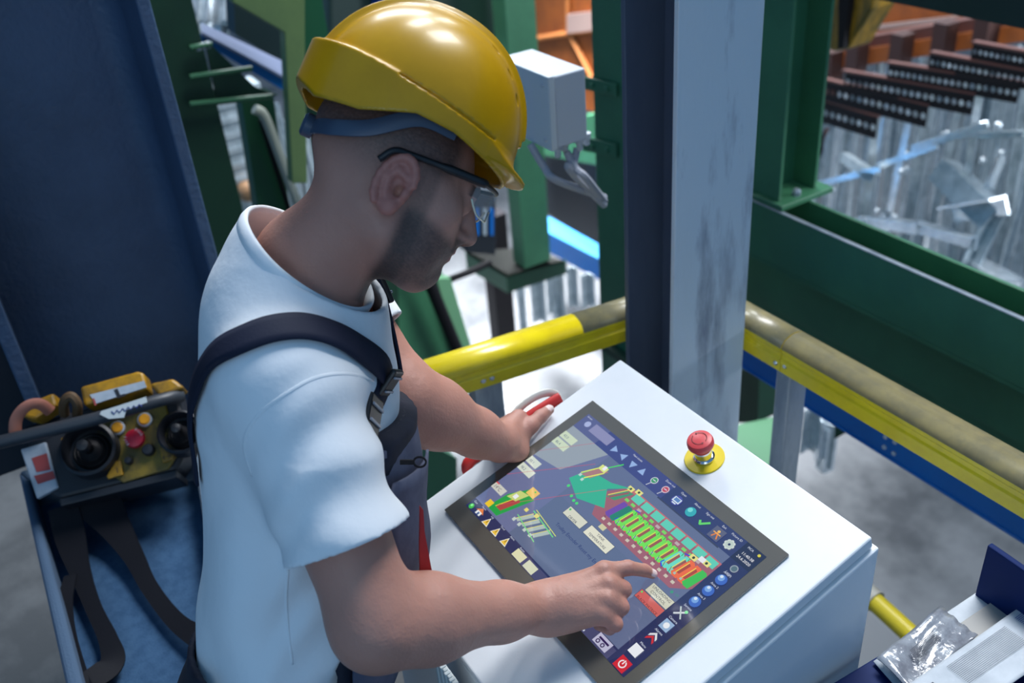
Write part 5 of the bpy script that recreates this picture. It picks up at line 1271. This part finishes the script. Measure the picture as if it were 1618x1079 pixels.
for i in range(4):
    j = (i+1) % 4; o1, o2, i1_, i2_, l1, l2 = tc4[i], tc4[j], inn[i], inn[j], low[i], low[j]
    m_ = MB().add([o1 - V(0,0,.09), o2 - V(0,0,.09), o2, o1, i1_, i2_, l2 - V(0,0,.012), l1 - V(0,0,.012)], [(0,1,2,3), (3,2,5,4), (4,5,6,7), (7,6,1,0), (0,3,4,7), (1,6,5,2)])
    m_.build('rim', [RIMM, RIMM, RIMM, mat('blue_grey_felt_rim', (0.055, 0.10, 0.17), 0.9, bump=0.5, bscale=240, bdist=0.002)][i], tray, bevel=0.010, seg=3)
for c in inn: MB().box((c[0]-.015, c[1]-.015, 0), (c[0]+.015, c[1]+.015, ZT-0.095)).build('leg', BLACKM, tray)

RZ = P(170, 700, z=0.90)
RN = nrm(V(0.60, -0.22, 0.77))
def R(px, py, h=0.0):
    r = ray(px, py); p0 = RZ + RN*h; return CAM + r*(((p0 - CAM) @ RN)/(r @ RN))
rem = thing('crane_remote', 'yellow and black crane remote control with joysticks and red stop button on the blue tray', 'remote control', (RZ[0], RZ[1], ZT-0.07))
YL = mat('remote_yellow', (0.40, 0.205, 0.004), 0.45, var=(0.20, 0.11, 0.01), vscale=25)
YD = mat('remote_panel_yellow', (0.19, 0.13, 0.010), 0.5, var=(0.09, 0.065, 0.012), vscale=20)
OR = mat('orange_button', (0.62, 0.27, 0.01), 0.4)
LBL = mat('grey_label', (0.34, 0.40, 0.47), 0.5, var=(0.26, 0.32, 0.38), vscale=30)
SAL = mat('salmon_strap', (0.42, 0.16, 0.11), 0.7)
BK = mat('remote_black', (0.012, 0.014, 0.020), 0.5)
def slab(name, pix, h0, h1, m, par, bevel=0.003):
    b0 = [R(*q, h=h0) for q in pix]; v_ = RN*(h1 - h0); return MB().prism(b0, v_).build(name, m, par, bevel=bevel)
slab('casing', [(62, 690), (292, 622), (318, 712), (296, 756), (120, 800), (92, 785)], -0.10, -0.004, BK, rem, 0.008)
slab('control_panel', [(150, 668), (262, 636), (284, 716), (268, 742), (196, 764), (160, 740)], -0.004, 0.004, YD, rem)
slab('front_strip', [(120, 800), (296, 756), (298, 768), (122, 812)], -0.10, 0.0, BK, rem)
def cup(cx_, cy_, rad, name='joystick_ring'):
    c = R(cx_, cy_); o = MB().lathe(c, RN, [(rad*1.02, -0.004), (rad, 0.034), (rad*0.90, 0.038), (rad*0.84, 0.030), (rad*0.80, 0.004), (rad*0.4, 0.004)], 32, cap=False).build(name, BK, rem, smooth='auto')
    MB().lathe(c, RN, [(rad*0.70, 0.003), (rad*0.60, 0.012), (rad*0.55, 0.010), (rad*0.44, 0.020), (rad*0.40, 0.018), (rad*0.22, 0.030), (rad*0.20, 0.048), (rad*0.26, 0.056), (rad*0.20, 0.068), (0.0005, 0.071)], 24).build('joystick', BLACKP, o, smooth='auto')
cup(147, 714, 0.056); cup(290, 688, 0.046)
for (x, y) in ((187, 677), (230, 664)):
    c = R(x, y, 0.004); o = MB().lathe(c, RN, [(0.0150, 0), (0.0150, 0.008), (0.0125, 0.010), (0.0120, 0.006)], 22, cap=False).build('button_ring', GREY, rem, smooth='auto')
    MB().lathe(c, RN, [(0.0118, 0), (0.0118, 0.010), (0.009, 0.012), (0.0003, 0.0122)], 20).build('push_button', OR, o, smooth='auto')
c = R(217, 696, 0.004); st_ = MB().lathe(c, RN, [(0.012, 0), (0.012, 0.010), (0.0195, 0.012), (0.0205, 0.018), (0.0185, 0.025), (0.010, 0.028), (0.0003, 0.0285)], 28).build('stop_button', mat('crimson', (0.42, 0.008, 0.03), 0.4), rem, smooth='auto')
e1 = nrm(R(260, 683) - R(170, 708)); e2 = np.cross(RN, e1)
def rtext(s_, cpos, size, m, par, rot=0.0, name='lettering'):
    cu = bpy.data.curves.new('t', 'FONT'); cu.body = s_; cu.size = size; cu.align_x = 'CENTER'; cu.resolution_u = 2
    ob = bpy.data.objects.new('t', cu); COL.objects.link(ob); me_ = bpy.data.meshes.new_from_object(ob.evaluated_get(bpy.context.evaluated_depsgraph_get()))
    bpy.data.objects.remove(ob); bpy.data.curves.remove(cu)
    a1 = e1*math.cos(rot) + e2*math.sin(rot); a2 = e2*math.cos(rot) - e1*math.sin(rot)
    mb = MB(); mb.add([cpos + a1*v.co.x + a2*v.co.y for v in me_.vertices], [list(p.vertices) for p in me_.polygons]); bpy.data.meshes.remove(me_)
    return mb.build(name, m, par)
WH = mat('white_print', (0.6, 0.62, 0.66), 0.6)
for wd_, a_0 in (('Pull', math.pi*1.22), ('Push', math.pi*0.34)):
    for i, ch in enumerate(wd_):
        an = a_0 - i*0.34; rtext(ch, c + RN*0.0292 + (e1*math.cos(an) + e2*math.sin(an))*0.0138, 0.0085, WH, st_, an - math.pi/2)
for (x, y, rr_) in ((205, 729, 0.008), (236, 712, 0.0125)):
    MB().lathe(R(x, y, 0.004), RN, [(rr_, 0), (rr_, 0.012), (rr_*0.8, 0.016), (0.0003, 0.017)], 16).build('knob', BK, rem, smooth='auto')
for pix, tx in (([(170, 753), (184, 730), (192, 728), (196, 751), (172, 758)], (186, 747)), ([(253, 708), (262, 708), (277, 720), (276, 726), (258, 732)], (264, 725))):
    o = slab('corner_label', pix, 0.004, 0.012, YL, rem, 0.002); rtext('I' if tx[0] < 200 else '↔', R(*tx, h=0.0125), 0.016, BK, o)
slab('warning_sticker', [(36, 712), (76, 700), (96, 772), (62, 790)], -0.012, 0.002, LBL, rem)
rs = slab('red_print', [(50, 724), (74, 716), (80, 742), (58, 746)], 0.002, 0.003, mat('faded_red', (0.30, 0.05, 0.05), 0.6), rem, 0); slab('red_print', [(54, 752), (84, 744), (88, 756), (60, 765)], 0.002, 0.003, mat('faded_red', (0.3, 0.05, 0.05), 0.6), rem, 0)
# guard bar with white sticker
gb = [R(-30, 706, 0.070), R(60, 684, 0.075), R(150, 662, 0.078), R(215, 643, 0.075), R(262, 630, 0.06), R(285, 626, 0.03)]
MB().tube(spline(gb, 6), 0.0135, 12, flat=1.0).build('guard_bar', mat('guard_black', (0.03, 0.036, 0.046), 0.45), rem, smooth='auto')
slab('name_sticker', [(158, 655), (172, 662), (196, 660), (200, 648), (233, 636), (231, 627), (160, 650)], 0.093, 0.0945, mat('white_sticker', (0.42, 0.48, 0.5), 0.6), rem, 0)
inkb = mat('blue_pen', (0.02, 0.04, 0.22), 0.6)
MB().tube([R(176+4.4*i, 652 - 1.15*i + (3 if i % 2 else -2), 0.0955) for i in range(12)], 0.0012, 5).build('pen_scribble', inkb, rem)
# back hump with the grey label
slab('rear_cover', [(146, 652), (244, 626), (238, 600), (228, 598), (140, 622)], 0.0, 0.055, YL, rem, 0.006)
slab('rear_label', [(152, 638), (232, 612), (228, 602), (142, 624)], 0.055, 0.057, LBL, rem, 0)
slab('label_mark', [(180, 616), (186, 614), (190, 624), (198, 622), (199, 625), (186, 629)], 0.057, 0.058, BK, rem, 0)
slab('red_stroke', [(146, 630), (149, 629), (153, 640), (150, 641)], 0.057, 0.058, mat('faded_red', (0.3, 0.05, 0.05), 0.6), rem, 0)
slab('side_lug', [(46, 650), (98, 630), (104, 650), (70, 672), (50, 668)], 0.0, 0.05, YL, rem, 0.006)
slab('side_lug', [(246, 616), (282, 608), (300, 622), (262, 636)], 0.0, 0.05, YL, rem, 0.006)
MB().tube(spline([R(102, 655, 0.05), R(101, 636, 0.08), R(112, 626, 0.09), R(122, 638, 0.08), R(122, 656, 0.05)], 5), 0.010, 8).build('buckle_bundle', mat('brown_webbing', (0.09, 0.05, 0.02), 0.6), rem, smooth='auto')
MB().tube(spline([R(24, 690, 0.06), R(26, 662, 0.08), R(42, 642, 0.09), R(62, 638, 0.08), R(80, 650, 0.05)], 6), 0.012, 8, flat=0.35).build('wrist_loop', SAL, rem, smooth='auto')
slab('yellow_patch', [(98, 694), (118, 684), (116, 700), (102, 710)], 0.002, 0.012, YL, rem, 0.002)
# shoulder belt of the remote, hanging over the tray
BELT = mat('black_belt', (0.004, 0.005, 0.009), 0.7, spec=0.2, bump=0.3, bscale=200, bdist=0.001)
def belt(pl, wl, name, par):
    pts = [P(x, y, z=z_) for x, y, z_ in pl]; pp = spline(pts, 8); ww = [float(v_[0]) for v_ in spline([V(w_, 0, 0) for w_ in wl], 8)]
    mb = MB(); vs, fs = [], []
    for i, p in enumerate(pp):
        t = nrm(pp[min(i+1, len(pp)-1)] - pp[max(i-1, 0)]); tw = 0.5*math.sin(i*0.22); n_ = nrm(V(0.35 + tw*0.4, -0.2, 1.0)); s_ = nrm(np.cross(t, n_)); n_ = nrm(np.cross(s_, t))
        if n_[2] < 0: n_ = -n_
        for a, b2 in ((-1, 0), (-1, 1), (1, 1), (1, 0)): vs.append(p + s_*a*ww[i]/2 + n_*b2*0.004)
    for i in range(len(pp)-1):
        for j in range(4): fs.append((i*4+j, i*4+(j+1) % 4, (i+1)*4+(j+1) % 4, (i+1)*4+j))
    fs += [(0, 1, 2, 3), tuple(range(len(pp)*4-4, len(pp)*4))]
    return mb.add(vs, fs).build(name, BELT, par, smooth='auto')
belt([(120, 742, .86), (150, 785, .80), (182, 832, .755), (212, 880, .74), (238, 930, .73), (282, 985, .73), (335, 1018, .74), (370, 1036, .74)], [.085, .095, .062, .040, .032, .034, .046, .046], 'carry_belt', rem)
belt([(100, 800, .80), (112, 850, .755), (128, 905, .74), (148, 960, .73), (172, 1012, .73), (176, 1050, .73), (130, 1085, .74)], [.06, .060, .040, .030, .034, .046, .046], 'carry_belt', rem)
belt([(112, 910, .745), (104, 950, .74), (108, 1000, .735), (124, 1060, .735), (140, 1100, .735)], [.024, .028, .028, .028, .028], 'carry_belt', rem)

# ribbed white cloth at the bottom edge between the overalls and the desk
fc = P(706, 1072, d=1.34); mb = MB()
for i in range(9):
    a = fc + V(-0.026 + i*0.0065, 0.0, 0); mb.obox(a + V(0, 0, -0.05), (1, 0, 0), (0, 1, 0), (0, 0, 1), 0.0056, 0.010 if i % 2 else 0.007, 0.14)
mb.obox(fc + V(0, 0.003, -0.05), (1, 0, 0), (0, 1, 0), (0, 0, 1), 0.058, 0.004, 0.138)
o = mb.build('folded_cloth', mat('ribbed_white_cloth', (0.6, 0.66, 0.66), 0.8), bevel=0.0015); tag(o, 'white ribbed cloth tucked between the overalls and the desk at the bottom edge', 'cloth')
